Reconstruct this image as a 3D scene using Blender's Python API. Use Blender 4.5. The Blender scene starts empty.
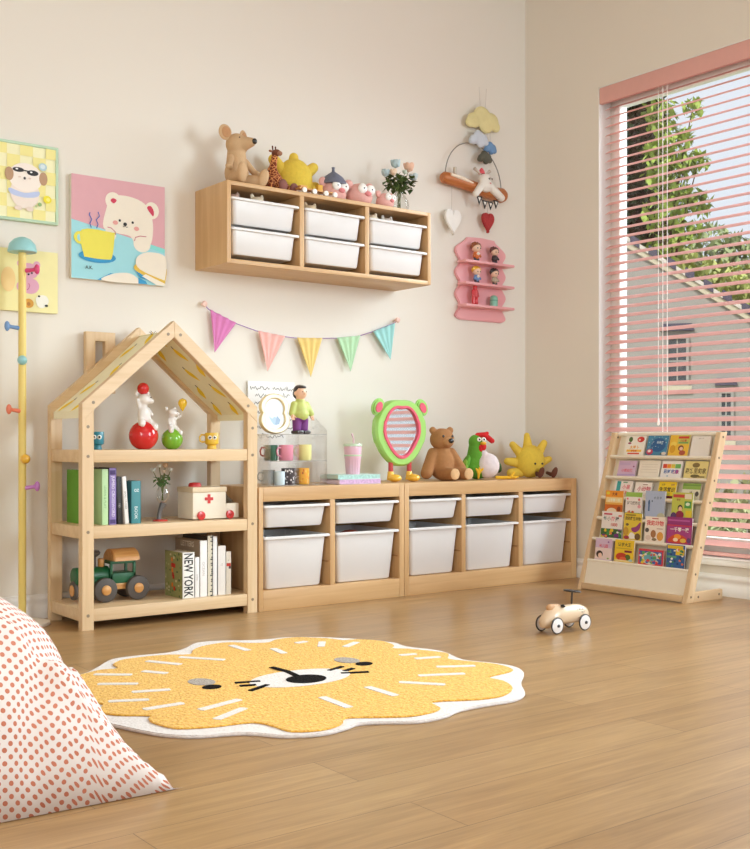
import bpy, bmesh, math, random
from mathutils import Vector, Matrix
random.seed(7)
SC = bpy.context.scene
COL = SC.collection
PI = math.pi
V = Vector

# ------------------------------------------------------------------ materials
def lin(c):
    c = c / 255.0
    return c / 12.92 if c <= 0.04045 else ((c + 0.055) / 1.055) ** 2.4
def rgb(c): return (lin(c[0]), lin(c[1]), lin(c[2]), 1.0)

_mats = {}
def node_mat(name):
    m = bpy.data.materials.new(name); m.use_nodes = True
    nt = m.node_tree; b = nt.nodes['Principled BSDF']
    return m, nt, b
def N(nt, t, **kw):
    n = nt.nodes.new(t)
    for k, v in kw.items():
        if k in n.inputs: n.inputs[k].default_value = v
        else: setattr(n, k, v)
    return n
def L(nt, a, ao, b, bi): nt.links.new(a.outputs[ao], b.inputs[bi])
def mixc(nt, fac, a, b):
    """colour mix; fac/a/b are (node, socket) or a plain value"""
    n = nt.nodes.new('ShaderNodeMix'); n.data_type = 'RGBA'
    for sock, v in ((n.inputs[0], fac), (n.inputs[6], a), (n.inputs[7], b)):
        if isinstance(v, tuple) and len(v) == 2 and not isinstance(v[0], float): nt.links.new(v[0].outputs[v[1]], sock)
        else: sock.default_value = v
    return n

def paint(c, rough=0.5, var=0.05, scale=25.0, bump=0.0, name=None, sss=0.0, coat=0.0):
    """plain coloured surface with a faint procedural variation"""
    key = ('p', tuple(c), rough, var, scale, bump, sss, coat)
    if key in _mats: return _mats[key]
    m, nt, b = node_mat(name or 'paint_%02x%02x%02x' % tuple(int(x) for x in c))
    tc = N(nt, 'ShaderNodeTexCoord'); nz = N(nt, 'ShaderNodeTexNoise', Scale=scale, Detail=3.0)
    L(nt, tc, 'Object', nz, 'Vector')
    k = rgb(c); lo = tuple(x * (1 - var) for x in k[:3]) + (1,); hi = tuple(min(1, x * (1 + var)) for x in k[:3]) + (1,)
    mx = mixc(nt, (nz, 'Fac'), lo, hi)
    nt.links.new(mx.outputs[2], b.inputs['Base Color'])
    b.inputs['Roughness'].default_value = rough
    if coat: b.inputs['Coat Weight'].default_value = coat; b.inputs['Coat Roughness'].default_value = 0.08
    if sss: b.inputs['Subsurface Weight'].default_value = sss; b.inputs['Subsurface Scale'].default_value = 0.01
    if bump:
        bp = N(nt, 'ShaderNodeBump', Strength=bump, Distance=0.003)
        n2 = N(nt, 'ShaderNodeTexNoise', Scale=scale * 8, Detail=2.0); L(nt, tc, 'Object', n2, 'Vector')
        L(nt, n2, 'Fac', bp, 'Height'); L(nt, bp, 'Normal', b, 'Normal')
    _mats[key] = m
    return m
def plush(c, var=0.16, scale=45.0): return paint(c, rough=0.95, var=var, scale=scale, bump=0.6)
def gloss(c, rough=0.18): return paint(c, rough=rough, var=0.02, coat=0.4)

def wood(axis, c1, c2, name, rough=0.42, scale=1.0):
    key = ('w', axis, c1, c2, scale)
    if key in _mats: return _mats[key]
    m, nt, b = node_mat(name)
    tc = N(nt, 'ShaderNodeTexCoord'); mp = N(nt, 'ShaderNodeMapping')
    s = [26.0 * scale] * 3; s['xyz'.index(axis)] = 1.3 * scale
    mp.inputs['Scale'].default_value = s
    L(nt, tc, 'Object', mp, 'Vector')
    n1 = N(nt, 'ShaderNodeTexNoise', Scale=1.0, Detail=6.0, Roughness=0.6, Distortion=0.6); L(nt, mp, 'Vector', n1, 'Vector')
    mp2 = N(nt, 'ShaderNodeMapping'); s2 = [150.0] * 3; s2['xyz'.index(axis)] = 4.0; mp2.inputs['Scale'].default_value = s2
    L(nt, tc, 'Object', mp2, 'Vector')
    n2 = N(nt, 'ShaderNodeTexNoise', Scale=1.0, Detail=2.0); L(nt, mp2, 'Vector', n2, 'Vector')
    rp = N(nt, 'ShaderNodeValToRGB'); rp.color_ramp.elements[0].position = 0.32; rp.color_ramp.elements[1].position = 0.68
    rp.color_ramp.elements[0].color = rgb(c2); rp.color_ramp.elements[1].color = rgb(c1)
    L(nt, n1, 'Fac', rp, 'Fac')
    dk = tuple(x * 0.86 for x in rgb(c2)[:3]) + (1,)
    r2 = N(nt, 'ShaderNodeValToRGB'); r2.color_ramp.elements[0].position = 0.6; r2.color_ramp.elements[1].position = 0.85
    r2.color_ramp.elements[0].color = (0, 0, 0, 1); r2.color_ramp.elements[1].color = (.45, .45, .45, 1); L(nt, n2, 'Fac', r2, 'Fac')
    mx = mixc(nt, (r2, 'Color'), (rp, 'Color'), dk)
    nt.links.new(mx.outputs[2], b.inputs['Base Color'])
    b.inputs['Roughness'].default_value = rough
    bp = N(nt, 'ShaderNodeBump', Strength=0.06, Distance=0.002); L(nt, n2, 'Fac', bp, 'Height'); L(nt, bp, 'Normal', b, 'Normal')
    _mats[key] = m
    return m
PINE1, PINE2 = (227, 199, 160), (213, 181, 138)
OAK1, OAK2 = (213, 175, 126), (197, 155, 106)
def pine(ax): return wood(ax, PINE1, PINE2, 'pale_pine_' + ax)
def oak(ax): return wood(ax, OAK1, OAK2, 'honey_oak_' + ax)
def toywood(ax): return wood(ax, (226, 172, 104), (204, 142, 76), 'toy_beech_' + ax, scale=2.0)

def floor_material():
    m, nt, b = node_mat('oak_plank_floor')
    tc = N(nt, 'ShaderNodeTexCoord')
    br = N(nt, 'ShaderNodeTexBrick'); br.offset = 0.37; br.offset_frequency = 2
    br.inputs['Scale'].default_value = 1.0; br.inputs['Mortar Size'].default_value = 0.0011
    br.inputs['Brick Width'].default_value = 1.55; br.inputs['Row Height'].default_value = 0.19
    br.inputs['Color1'].default_value = rgb((178, 144, 100)); br.inputs['Color2'].default_value = rgb((164, 129, 86))
    br.inputs['Mortar'].default_value = rgb((112, 86, 58)); br.inputs['Bias'].default_value = 0.0
    L(nt, tc, 'Object', br, 'Vector')
    mp = N(nt, 'ShaderNodeMapping'); mp.inputs['Scale'].default_value = (1.1, 13.0, 1.0); L(nt, tc, 'Object', mp, 'Vector')
    n1 = N(nt, 'ShaderNodeTexNoise', Scale=1.5, Detail=7.0, Roughness=0.62, Distortion=0.9); L(nt, mp, 'Vector', n1, 'Vector')
    mp2 = N(nt, 'ShaderNodeMapping'); mp2.inputs['Scale'].default_value = (5.0, 120.0, 1.0); L(nt, tc, 'Object', mp2, 'Vector')
    n2 = N(nt, 'ShaderNodeTexNoise', Scale=1.0, Detail=3.0); L(nt, mp2, 'Vector', n2, 'Vector')
    r1 = N(nt, 'ShaderNodeValToRGB'); r1.color_ramp.elements[0].position = 0.3; r1.color_ramp.elements[1].position = 0.72
    r1.color_ramp.elements[0].color = (0.74, 0.70, 0.65, 1); r1.color_ramp.elements[1].color = (1.12, 1.11, 1.08, 1); L(nt, n1, 'Fac', r1, 'Fac')
    r2 = N(nt, 'ShaderNodeValToRGB'); r2.color_ramp.elements[0].position = 0.35; r2.color_ramp.elements[1].position = 0.65
    r2.color_ramp.elements[0].color = (0.9, 0.88, 0.86, 1); r2.color_ramp.elements[1].color = (1.04, 1.04, 1.04, 1); L(nt, n2, 'Fac', r2, 'Fac')
    def mul(a, ao, bb, bo):
        n = nt.nodes.new('ShaderNodeMix'); n.data_type = 'RGBA'; n.blend_type = 'MULTIPLY'; n.inputs[0].default_value = 1.0
        nt.links.new(a.outputs[ao], n.inputs[6]); nt.links.new(bb.outputs[bo], n.inputs[7]); return n
    q = mul(br, 'Color', r1, 'Color'); q = mul(q, 2, r2, 'Color')
    nt.links.new(q.outputs[2], b.inputs['Base Color'])
    b.inputs['Roughness'].default_value = 0.30
    bp = N(nt, 'ShaderNodeBump', Strength=0.12, Distance=0.002); bp.invert = True
    L(nt, br, 'Fac', bp, 'Height'); L(nt, bp, 'Normal', b, 'Normal')
    return m

def glass_material(name, tint=(1, 1, 1), clear=0.9, rough=0.02):
    key = ('g', name)
    if key in _mats: return _mats[key]
    m, nt, b = node_mat(name)
    out = nt.nodes['Material Output']
    tr = N(nt, 'ShaderNodeBsdfTransparent'); tr.inputs['Color'].default_value = (clear * tint[0], clear * tint[1], clear * tint[2], 1)
    gl = N(nt, 'ShaderNodeBsdfGlossy'); gl.inputs['Roughness'].default_value = rough; gl.inputs['Color'].default_value = (1, 1, 1, 1)
    lw = N(nt, 'ShaderNodeLayerWeight', Blend=0.25)
    mu = N(nt, 'ShaderNodeMath', operation='MULTIPLY'); mu.inputs[1].default_value = 0.6
    L(nt, lw, 'Fresnel', mu, 0)
    mx = N(nt, 'ShaderNodeMixShader'); L(nt, mu, 0, mx, 0); L(nt, tr, 0, mx, 1); L(nt, gl, 0, mx, 2)
    L(nt, mx, 0, out, 'Surface'); nt.nodes.remove(b)
    _mats[key] = m
    return m
def mirror_material():
    m, nt, b = node_mat('mirror_glass')
    b.inputs['Base Color'].default_value = (0.86, 0.88, 0.87, 1); b.inputs['Metallic'].default_value = 1.0; b.inputs['Roughness'].default_value = 0.015
    return m
def dots_material():
    m, nt, b = node_mat('polka_dot_cotton')
    tc = N(nt, 'ShaderNodeTexCoord')
    sc = N(nt, 'ShaderNodeVectorMath', operation='SCALE'); sc.inputs['Scale'].default_value = 1 / 0.0275; L(nt, tc, 'UV', sc, 0)
    ds = []
    for off in (0.0, 0.5):
        ad = N(nt, 'ShaderNodeVectorMath', operation='ADD'); ad.inputs[1].default_value = (off, off, 0); L(nt, sc, 0, ad, 0)
        fr = N(nt, 'ShaderNodeVectorMath', operation='FRACTION'); L(nt, ad, 0, fr, 0)
        sb = N(nt, 'ShaderNodeVectorMath', operation='SUBTRACT'); sb.inputs[1].default_value = (.5, .5, 0); L(nt, fr, 0, sb, 0)
        ml = N(nt, 'ShaderNodeVectorMath', operation='MULTIPLY'); ml.inputs[1].default_value = (1, 1, 0); L(nt, sb, 0, ml, 0)
        ln = N(nt, 'ShaderNodeVectorMath', operation='LENGTH'); L(nt, ml, 0, ln, 0); ds.append(ln)
    mn = N(nt, 'ShaderNodeMath', operation='MINIMUM'); L(nt, ds[0], 'Value', mn, 0); L(nt, ds[1], 'Value', mn, 1)
    cp = N(nt, 'ShaderNodeMath', operation='LESS_THAN'); cp.inputs[1].default_value = 0.20; L(nt, mn, 0, cp, 0)
    nz = N(nt, 'ShaderNodeTexNoise', Scale=9.0); L(nt, tc, 'Object', nz, 'Vector')
    dc = mixc(nt, (nz, 'Fac'), rgb((214, 138, 112)), rgb((176, 98, 70)))
    mx = mixc(nt, (cp, 0), rgb((228, 219, 214)), (dc, 2)); nt.links.new(mx.outputs[2], b.inputs['Base Color'])
    b.inputs['Roughness'].default_value = 0.9
    return m
def rug_material(c1, c2, name, strength=1.0):
    m, nt, b = node_mat(name)
    tc = N(nt, 'ShaderNodeTexCoord')
    vo = N(nt, 'ShaderNodeTexVoronoi', Scale=130.0); L(nt, tc, 'Object', vo, 'Vector')
    nz = N(nt, 'ShaderNodeTexNoise', Scale=75.0, Detail=4.0); L(nt, tc, 'Object', nz, 'Vector')
    rp = N(nt, 'ShaderNodeValToRGB'); rp.color_ramp.elements[0].position = 0.34; rp.color_ramp.elements[1].position = 0.66
    rp.color_ramp.elements[0].color = rgb(c2); rp.color_ramp.elements[1].color = rgb(c1); L(nt, nz, 'Fac', rp, 'Fac')
    nt.links.new(rp.outputs['Color'], b.inputs['Base Color']); b.inputs['Roughness'].default_value = 1.0
    b.inputs['Sheen Weight'].default_value = 0.2 if c1[0] > 60 else 0.0
    b.inputs['Specular IOR Level'].default_value = 0.1
    bp = N(nt, 'ShaderNodeBump', Strength=0.7 * strength, Distance=0.006); L(nt, vo, 'Distance', bp, 'Height'); L(nt, bp, 'Normal', b, 'Normal')
    return m

# ------------------------------------------------------------------ mesh builder
def FRONT(x, y, z):      # local x -> +X, y -> up, z (out) -> -Y
    return Matrix.Translation((x, y, z)) @ Matrix(((1, 0, 0, 0), (0, 0, -1, 0), (0, 1, 0, 0), (0, 0, 0, 1)))
def SPINE(x, y, z):      # text reading downwards, facing -Y
    return Matrix.Translation((x, y, z)) @ Matrix(((0, 1, 0, 0), (0, 0, -1, 0), (-1, 0, 0, 0), (0, 0, 0, 1)))
def LEFT(x, y, z):       # faces -X: local x -> -Y, y -> up
    return Matrix.Translation((x, y, z)) @ Matrix(((0, 0, -1, 0), (-1, 0, 0, 0), (0, 1, 0, 0), (0, 0, 0, 1)))
def LEAN(x, y, z, a):    # faces -X, leaning back by angle a
    s, c = math.sin(a), math.cos(a)
    return Matrix.Translation((x, y, z)) @ Matrix(((0, s, -c, 0), (-1, 0, 0, 0), (0, c, s, 0), (0, 0, 0, 1)))

_text = {}
def text_data(s, bold=0.0):
    if (s, bold) in _text: return _text[(s, bold)]
    cu = bpy.data.curves.new('lettering', 'FONT'); cu.body = s; cu.align_x = 'CENTER'; cu.align_y = 'CENTER'; cu.resolution_u = 2; cu.offset = bold
    o = bpy.data.objects.new('lettering', cu); COL.objects.link(o)
    dg = bpy.context.evaluated_depsgraph_get(); dg.update()
    me = bpy.data.meshes.new_from_object(o.evaluated_get(dg))
    d = ([(v.co.x, v.co.y) for v in me.vertices], [tuple(p.vertices) for p in me.polygons])
    bpy.data.objects.remove(o); bpy.data.curves.remove(cu); bpy.data.meshes.remove(me)
    if d[0]:
        xs = [p[0] for p in d[0]]; ys = [p[1] for p in d[0]]
        cx, cy = (min(xs) + max(xs)) / 2, (min(ys) + max(ys)) / 2
        d = ([(p[0] - cx, p[1] - cy) for p in d[0]], d[1], max(xs) - min(xs), max(ys) - min(ys))
    else: d = ([], [], 1, 1)
    _text[(s, bold)] = d
    return d

class MB:
    def __init__(s, M=None): s.bm = bmesh.new(); s.mats = []; s.M = M or Matrix.Identity(4)
    def mi(s, m):
        if m not in s.mats: s.mats.append(m)
        return s.mats.index(m)
    def add(s, vs, fs, m, M=None, smooth=True):
        i = s.mi(m); T = s.M @ M if M is not None else s.M
        bv = [s.bm.verts.new(T @ V(v)) for v in vs]
        for f in fs:
            try:
                bf = s.bm.faces.new([bv[k] for k in f]); bf.material_index = i; bf.smooth = smooth
            except ValueError: pass
        return s
    def merge(s, tb, m, M=None):
        tb.verts.ensure_lookup_table()
        for k, v in enumerate(tb.verts): v.index = k
        vs = [v.co.copy() for v in tb.verts]; fs = [[v.index for v in f.verts] for f in tb.faces]
        tb.free(); return s.add(vs, fs, m, M)
    def box(s, x0, x1, y0, y1, z0, z1, m, bev=0.0, M=None, seg=2):
        tb = bmesh.new(); bmesh.ops.create_cube(tb, size=1.0)
        for v in tb.verts: v.co = V(((x0 + x1) / 2 + v.co.x * (x1 - x0), (y0 + y1) / 2 + v.co.y * (y1 - y0), (z0 + z1) / 2 + v.co.z * (z1 - z0)))
        if bev: bmesh.ops.bevel(tb, geom=tb.edges[:], offset=bev, segments=seg, affect='EDGES', profile=0.6)
        return s.merge(tb, m, M)
    def loft(s, rings, m, caps=(True, True), M=None, closed=False):
        n = len(rings[0]); vs = [p for r in rings for p in r]; fs = []
        K = len(rings)
        for k in range(K if closed else K - 1):
            a, b = k * n, ((k + 1) % K) * n
            for i in range(n): fs.append((a + i, a + (i + 1) % n, b + (i + 1) % n, b + i))
        if caps[0] and not closed: fs.append(tuple(range(n - 1, -1, -1)))
        if caps[1] and not closed: fs.append(tuple((K - 1) * n + i for i in range(n)))
        return s.add(vs, fs, m, M)
    def lathe(s, prof, m, n=24, M=None, caps=(True, True), sx=1.0, sy=1.0):
        rings = [[(max(r, 1e-4) * math.cos(2 * PI * i / n) * sx, max(r, 1e-4) * math.sin(2 * PI * i / n) * sy, z) for i in range(n)] for r, z in prof]
        return s.loft(rings, m, caps, M)
    def tube(s, pts, r, m, n=8, closed=False, M=None):
        pts = [V(p) for p in pts]; K = len(pts); rs = r if isinstance(r, (list, tuple)) else [r] * K
        rings = []; up = None
        for k in range(K):
            if closed: d = pts[(k + 1) % K] - pts[k - 1]
            else: d = pts[min(k + 1, K - 1)] - pts[max(k - 1, 0)]
            d.normalize()
            if up is None: up = V((0, 0, 1)) if abs(d.z) < 0.9 else V((1, 0, 0))
            a = d.cross(up); a.normalize(); b = a.cross(d); up = b
            rings.append([pts[k] + rs[k] * (math.cos(2 * PI * i / n) * a + math.sin(2 * PI * i / n) * b) for i in range(n)])
        return s.loft(rings, m, (True, True), M, closed)
    def cyl(s, p0, p1, r0, m, r1=None, n=24, bev=0.0, M=None):
        p0, p1 = V(p0), V(p1); r1 = r0 if r1 is None else r1
        if bev:
            d = (p1 - p0).normalized() * bev
            return s.tube([p0, p0 + d * .3, p0 + d, p1 - d, p1 - d * .3, p1], [r0 - bev, r0 - bev * .3, r0, r1, r1 - bev * .3, r1 - bev], m, n, M=M)
        return s.tube([p0, p1], [r0, r1], m, n, M=M)
    def ell(s, c, r, m, rot=None, n=20, k=12, M=None):
        if not isinstance(r, (list, tuple)): r = (r, r, r)
        T = Matrix.Translation(c)
        if rot is not None:
            from mathutils import Euler
            T = T @ Euler(rot).to_matrix().to_4x4()
        if M is not None: T = M @ T
        vs = [(0, 0, -r[2])]
        for j in range(1, k):
            t = -PI / 2 + PI * j / k
            for i in range(n): vs.append((r[0] * math.cos(t) * math.cos(2 * PI * i / n), r[1] * math.cos(t) * math.sin(2 * PI * i / n), r[2] * math.sin(t)))
        vs.append((0, 0, r[2])); fs = []
        for i in range(n): fs.append((0, 1 + (i + 1) % n, 1 + i))
        for j in range(k - 2):
            a = 1 + j * n; b = a + n
            for i in range(n): fs.append((a + i, a + (i + 1) % n, b + (i + 1) % n, b + i))
        a = 1 + (k - 2) * n; e = len(vs) - 1
        for i in range(n): fs.append((a + i, a + (i + 1) % n, e))
        return s.add(vs, fs, m, T)
    def limb(s, p0, p1, r0, r1, m, n=16):
        """a capsule that tapers from r0 to r1"""
        p0, p1 = V(p0), V(p1); d = (p1 - p0); l = d.length; d.normalize()
        pts, rs = [], []
        for k in range(5):
            t = -PI / 2 + PI / 2 * k / 4; pts.append(p0 + d * r0 * math.sin(t)); rs.append(max(r0 * math.cos(t), 1e-4))
        for k in range(5):
            t = PI / 2 * k / 4; pts.append(p1 + d * r1 * math.sin(t)); rs.append(max(r1 * math.cos(t), 1e-4))
        return s.tube(pts, rs, m, n)
    def prism(s, poly, d0, d1, m, M=None, bev=0.0):
        tb = bmesh.new(); n = len(poly)
        a = [tb.verts.new((p[0], p[1], d0)) for p in poly]; b = [tb.verts.new((p[0], p[1], d1)) for p in poly]
        tb.faces.new(a[::-1]); tb.faces.new(b)
        for i in range(n): tb.faces.new((a[i], a[(i + 1) % n], b[(i + 1) % n], b[i]))
        bmesh.ops.recalc_face_normals(tb, faces=tb.faces[:])
        if bev:
            es = [e for e in tb.edges if abs(e.verts[0].co.z - e.verts[1].co.z) < 1e-6]
            bmesh.ops.bevel(tb, geom=es, offset=bev, segments=2, affect='EDGES')
        return s.merge(tb, m, M)
    def ring(s, outer, inner, d0, d1, m, M=None, bev=0.0):
        n = len(outer); b = bev
        def mixp(p, q, f): return (p[0] + (q[0] - p[0]) * f, p[1] + (q[1] - p[1]) * f)
        rings = [[(p[0], p[1], d0) for p in outer], [(p[0], p[1], d1 - b) for p in outer],
                 [mixp(p, q, .2) + (d1,) for p, q in zip(outer, inner)], [mixp(q, p, .2) + (d1,) for p, q in zip(outer, inner)],
                 [(q[0], q[1], d1 - b) for q in inner], [(q[0], q[1], d0) for q in inner]]
        return s.loft(rings, m, M=M, closed=True)
    def flat(s, poly, z, m, M=None): return s.add([(p[0], p[1], z) for p in poly], [tuple(range(len(poly)))], m, M, smooth=False)
    def text(s, t, cx, cy, h, z, m, M=None, maxw=None, shear=0.0, bold=0.0, stretch=None):
        d = text_data(t, bold)
        k = h / max(d[3], 1e-6)
        kx = stretch / d[2] if stretch else min(k, maxw / d[2]) if maxw else k
        return s.add([(cx + x * kx + shear * y * k, cy + y * k, z) for x, y in d[0]], d[1], m, M, smooth=False)
    def build(s, name, parent=None, remesh=0.0, sharp=42, normals=True):
        if normals and not remesh: bmesh.ops.recalc_face_normals(s.bm, faces=s.bm.faces[:])
        me = bpy.data.meshes.new(name); s.bm.to_mesh(me); s.bm.free()
        for m in s.mats: me.materials.append(m)
        if not remesh: me.set_sharp_from_angle(angle=math.radians(sharp))
        o = bpy.data.objects.new(name, me); COL.objects.link(o)
        if parent is not None: o.parent = parent
        if remesh:
            md = o.modifiers.new('skin', 'REMESH'); md.mode = 'VOXEL'; md.voxel_size = remesh; md.use_smooth_shade = True
            sm = o.modifiers.new('soften', 'SMOOTH'); sm.factor = 0.5; sm.iterations = 4
        return o

def tag(o, label=None, cat=None, group=None, kind=None):
    if label: o['label'] = label
    if cat: o['category'] = cat
    if group: o['group'] = group
    if kind: o['kind'] = kind
    return o
def thing(name, label, cat, loc=(0, 0, 0), rz=0.0, group=None, M=None):
    o = bpy.data.objects.new(name, None); COL.objects.link(o); o.empty_display_size = 0.05
    if M is not None: o.matrix_basis = M
    else: o.location = loc; o.rotation_euler = (0, 0, math.radians(rz))
    return tag(o, label, cat, group)
def struct(mb, name, parent=None, label=None):
    o = mb.build(name, parent); o['kind'] = 'structure'
    if label: o['label'] = label
    return o

# 2D outline helpers
def oval(cx, cy, rx, ry, n=28, a0=0.0): return [(cx + rx * math.cos(a0 + 2 * PI * i / n), cy + ry * math.sin(a0 + 2 * PI * i / n)) for i in range(n)]
def rrect(w, d, r, n=4, cx=0.0, cy=0.0):
    out = []
    for sx, sy, a in ((1, 1, 0), (-1, 1, 90), (-1, -1, 180), (1, -1, 270)):
        for k in range(n + 1):
            t = math.radians(a + 90 * k / n); out.append((cx + sx * (w / 2 - r) + r * math.cos(t), cy + sy * (d / 2 - r) + r * math.sin(t)))
    return out
def spline(pts, k=6):
    out = []; n = len(pts)
    for i in range(n):
        p0, p1, p2, p3 = (V(pts[(i + j - 1) % n]) for j in range(4))
        for q in range(k):
            t = q / k
            out.append(tuple(0.5 * ((2 * p1) + (p2 - p0) * t + (2 * p0 - 5 * p1 + 4 * p2 - p3) * t * t + (3 * p1 - p0 - 3 * p2 + p3) * t ** 3)))
    return out
def ribbon(pts, w):
    pts = [V(p) for p in pts]; l, r = [], []
    for i, p in enumerate(pts):
        d = pts[min(i + 1, len(pts) - 1)] - pts[max(i - 1, 0)]; d.normalize(); nrm = V((-d.y, d.x)) * w / 2
        l.append(tuple(p + nrm)); r.append(tuple(p - nrm))
    return l + r[::-1]

def art(mb, items, W, H, M=None, z=0.0006, dz=0.00025):
    """printed picture: items in unit coordinates of a W x H sheet"""
    for i, it in enumerate(items):
        k, c = it[0], paint(it[-1], rough=0.55, var=0.03); zz = z + dz * i
        if k == 'r': x0, y0, x1, y1 = it[1:5]; mb.flat([(x0 * W, y0 * H), (x1 * W, y0 * H), (x1 * W, y1 * H), (x0 * W, y1 * H)], zz, c, M)
        elif k == 'e': cx, cy, rx, ry = it[1:5]; mb.flat(oval(cx * W, cy * H, rx * W, ry * H, 22), zz, c, M)
        elif k == 'p': mb.flat([(x * W, y * H) for x, y in it[1]], zz, c, M)
        elif k == 's': mb.flat(spline([(x * W, y * H) for x, y in it[1]], 4), zz, c, M)
        elif k == 'l': 
            pl = [(x * W, y * H) for x, y in it[1]]; rb = ribbon(pl, it[2] * W); n = len(pl)
            mb.add([(p[0], p[1], zz) for p in rb], [(j, j + 1, 2 * n - 2 - j, 2 * n - 1 - j) for j in range(n - 1)], c, M, smooth=False)
        elif k == 't': t, cx, cy, h, mw = it[1:6]; mb.text(t, cx * W, cy * H, h * H, zz, c, M, maxw=mw * W, bold=.022)

WHITE = (242, 240, 237)
# ================================================================== ROOM
XR, YB, ZC = 4.90, 4.88, 3.70          # right wall, back wall, ceiling
XL, YF = -1.6, -1.4
wallm = paint((231, 225, 215), rough=0.92, var=0.012, scale=3.0, name='warm_white_plaster')
whitem = paint((240, 238, 235), rough=0.4, var=0.01, name='white_lacquer')
b = MB(); b.box(XL, XR + 0.2, YF, YB, -0.12, 0.0, floor_material()); struct(b, 'floor', label='light oak plank floor')
b = MB(); b.box(XL, XR + 0.2, YB, YB + 0.2, -0.12, ZC, wallm); struct(b, 'wall_back')
b = MB(); b.box(XL - 0.2, XL, YF, YB + 0.2, -0.12, ZC, wallm); struct(b, 'wall_left')
b = MB(); b.box(XL - 0.2, XR + 0.2, YF, YB + 0.2, ZC, ZC + 0.15, paint((214, 200, 180), rough=0.95, name='ceiling_paint')); struct(b, 'ceiling')
WY0, WY1, WZ0, WZ1 = 1.2, 4.290, 0.187, 2.84       # window opening in the right wall
b = MB()
b.box(XR, XR + 0.2, WY1, YB, 0, ZC, wallm); b.box(XR, XR + 0.2, YF, WY0, 0, ZC, wallm)
b.box(XR, XR + 0.2, WY0, WY1, 0, WZ0, wallm); b.box(XR, XR + 0.2, WY0, WY1, WZ1, ZC, wallm)
struct(b, 'wall_right')
def skirting(pts_axis, name):
    b = MB(); prof = [(0, 0), (0.016, 0), (0.016, 0.05), (0.011, 0.056), (0.011, 0.078), (0.014, 0.083), (0.014, 0.095), (0.006, 0.108), (0, 0.11)]
    if pts_axis == 'back': b.prism(prof, XL, XR - 0.016, whitem, M=Matrix(((0, 0, 1, 0), (-1, 0, 0, YB), (0, 1, 0, 0), (0, 0, 0, 1))))
    else: b.prism(prof, YF, YB, whitem, M=Matrix(((-1, 0, 0, XR), (0, 0, 1, 0), (0, 1, 0, 0), (0, 0, 0, 1))))
    struct(b, name)
skirting('back', 'baseboard_back'); skirting('right', 'baseboard_right')

# window: jambs, frame with a middle post, panes, sill
win = bpy.data.objects.new('window_1', None); COL.objects.link(win); win['kind'] = 'structure'; win['label'] = 'tall white framed window behind the pink blind'
b = MB()
b.box(XR + 0.001, XR + 0.14, WY1 - 0.006, WY1, WZ0, WZ1, whitem); b.box(XR + 0.001, XR + 0.14, WY0, WY0 + 0.006, WZ0, WZ1, whitem); b.box(XR + 0.001, XR + 0.14, WY0, WY1, WZ1 - 0.006, WZ1, whitem)
struct(b, 'window_jamb', win)
b = MB(); F0, F1 = XR + 0.10, XR + 0.16
for y0, y1 in ((WY1 - 0.04, WY1 - 0.006), (2.68, 2.80), (WY0 + 0.006, WY0 + 0.05)): b.box(F0, F1, y0, y1, WZ0, WZ1 - 0.006, whitem, 0.004)
for ya, yb in ((2.80, WY1 - 0.04), (WY0 + 0.05, 2.68)):
    for z0, z1 in ((WZ0 + 0.001, WZ0 + 0.05), (WZ1 - 0.056, WZ1 - 0.0065)): b.box(F0 + 0.001, F1, ya, yb, z0, z1, whitem)
for ya, yb in ((2.80, WY1 - 0.04), (WY0 + 0.05, 2.68)):
    for y0, y1 in ((ya, ya + 0.045), (yb - 0.045, yb)): b.box(F0 - 0.015, F1 - 0.01, y0, y1, WZ0 + 0.05, WZ1 - 0.056, whitem, 0.006)
    for z0, z1 in ((WZ0 + 0.05, WZ0 + 0.10), (WZ1 - 0.11, WZ1 - 0.056)): b.box(F0 - 0.014, F1 - 0.01, ya + 0.045, yb - 0.045, z0, z1, whitem)
struct(b, 'window_frame', win)
gm = glass_material('window_glass', (0.98, 1.0, 1.0), 0.97)
for ya, yb in ((2.83, WY1 - 0.07), (WY0 + 0.10, 2.63)):
    b = MB(); b.box(F0 + 0.02, F0 + 0.026, ya, yb, WZ0 + 0.09, WZ1 - 0.10, gm); struct(b, 'window_pane', win)
b = MB(); b.box(XR - 0.03, XR + 0.098, WY0 + 0.007, WY1 - 0.007, WZ0 + 0.0005, WZ0 + 0.008, whitem, 0.002); b.box(XR - 0.03, XR - 0.0005, WY0 - 0.03, WY1, WZ0 - 0.03, WZ0, whitem, 0.004); struct(b, 'window_sill', win)

# pink venetian blind
blind = thing('venetian_blind', 'pink slatted venetian blind hanging in the tall window', 'blind', (XR + 0.045, 0, 0))
pinkm = paint((228, 174, 168), rough=0.5, var=0.03, name='salmon_pink_slat')
b = MB(); b.box(-0.045, -0.02, WY0 + 0.01, WY1 - 0.008, WZ1 - 0.10, WZ1 - 0.007, pinkm, 0.003); b.box(-0.02, 0.03, WY0 + 0.008, WY1 - 0.008, WZ1 - 0.06, WZ1 - 0.012, pinkm); b.build('valance', blind)
b = MB(); a = math.radians(30); cw, sw = 0.0245 * math.cos(a), 0.0245 * math.sin(a); z = WZ1 - 0.125
while z > WZ0 + 0.05:
    y0, y1 = WY0 + 0.03, WY1 - 0.03
    vs = []
    for y in (y0, y1): vs += [(-cw, y, z - sw), (0, y, z + 0.002), (cw, y, z + sw), (cw, y, z + sw + 0.0012), (0, y, z + 0.0032), (-cw, y, z - sw + 0.0012)]
    fs = [(0, 1, 7, 6), (1, 2, 8, 7), (2, 3, 9, 8), (3, 4, 10, 9), (4, 5, 11, 10), (5, 0, 6, 11), (0, 5, 4, 1), (1, 4, 3, 2), (6, 7, 10, 11), (7, 8, 9, 10)]
    b.add(vs, fs, pinkm); z -= 0.05
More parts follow.
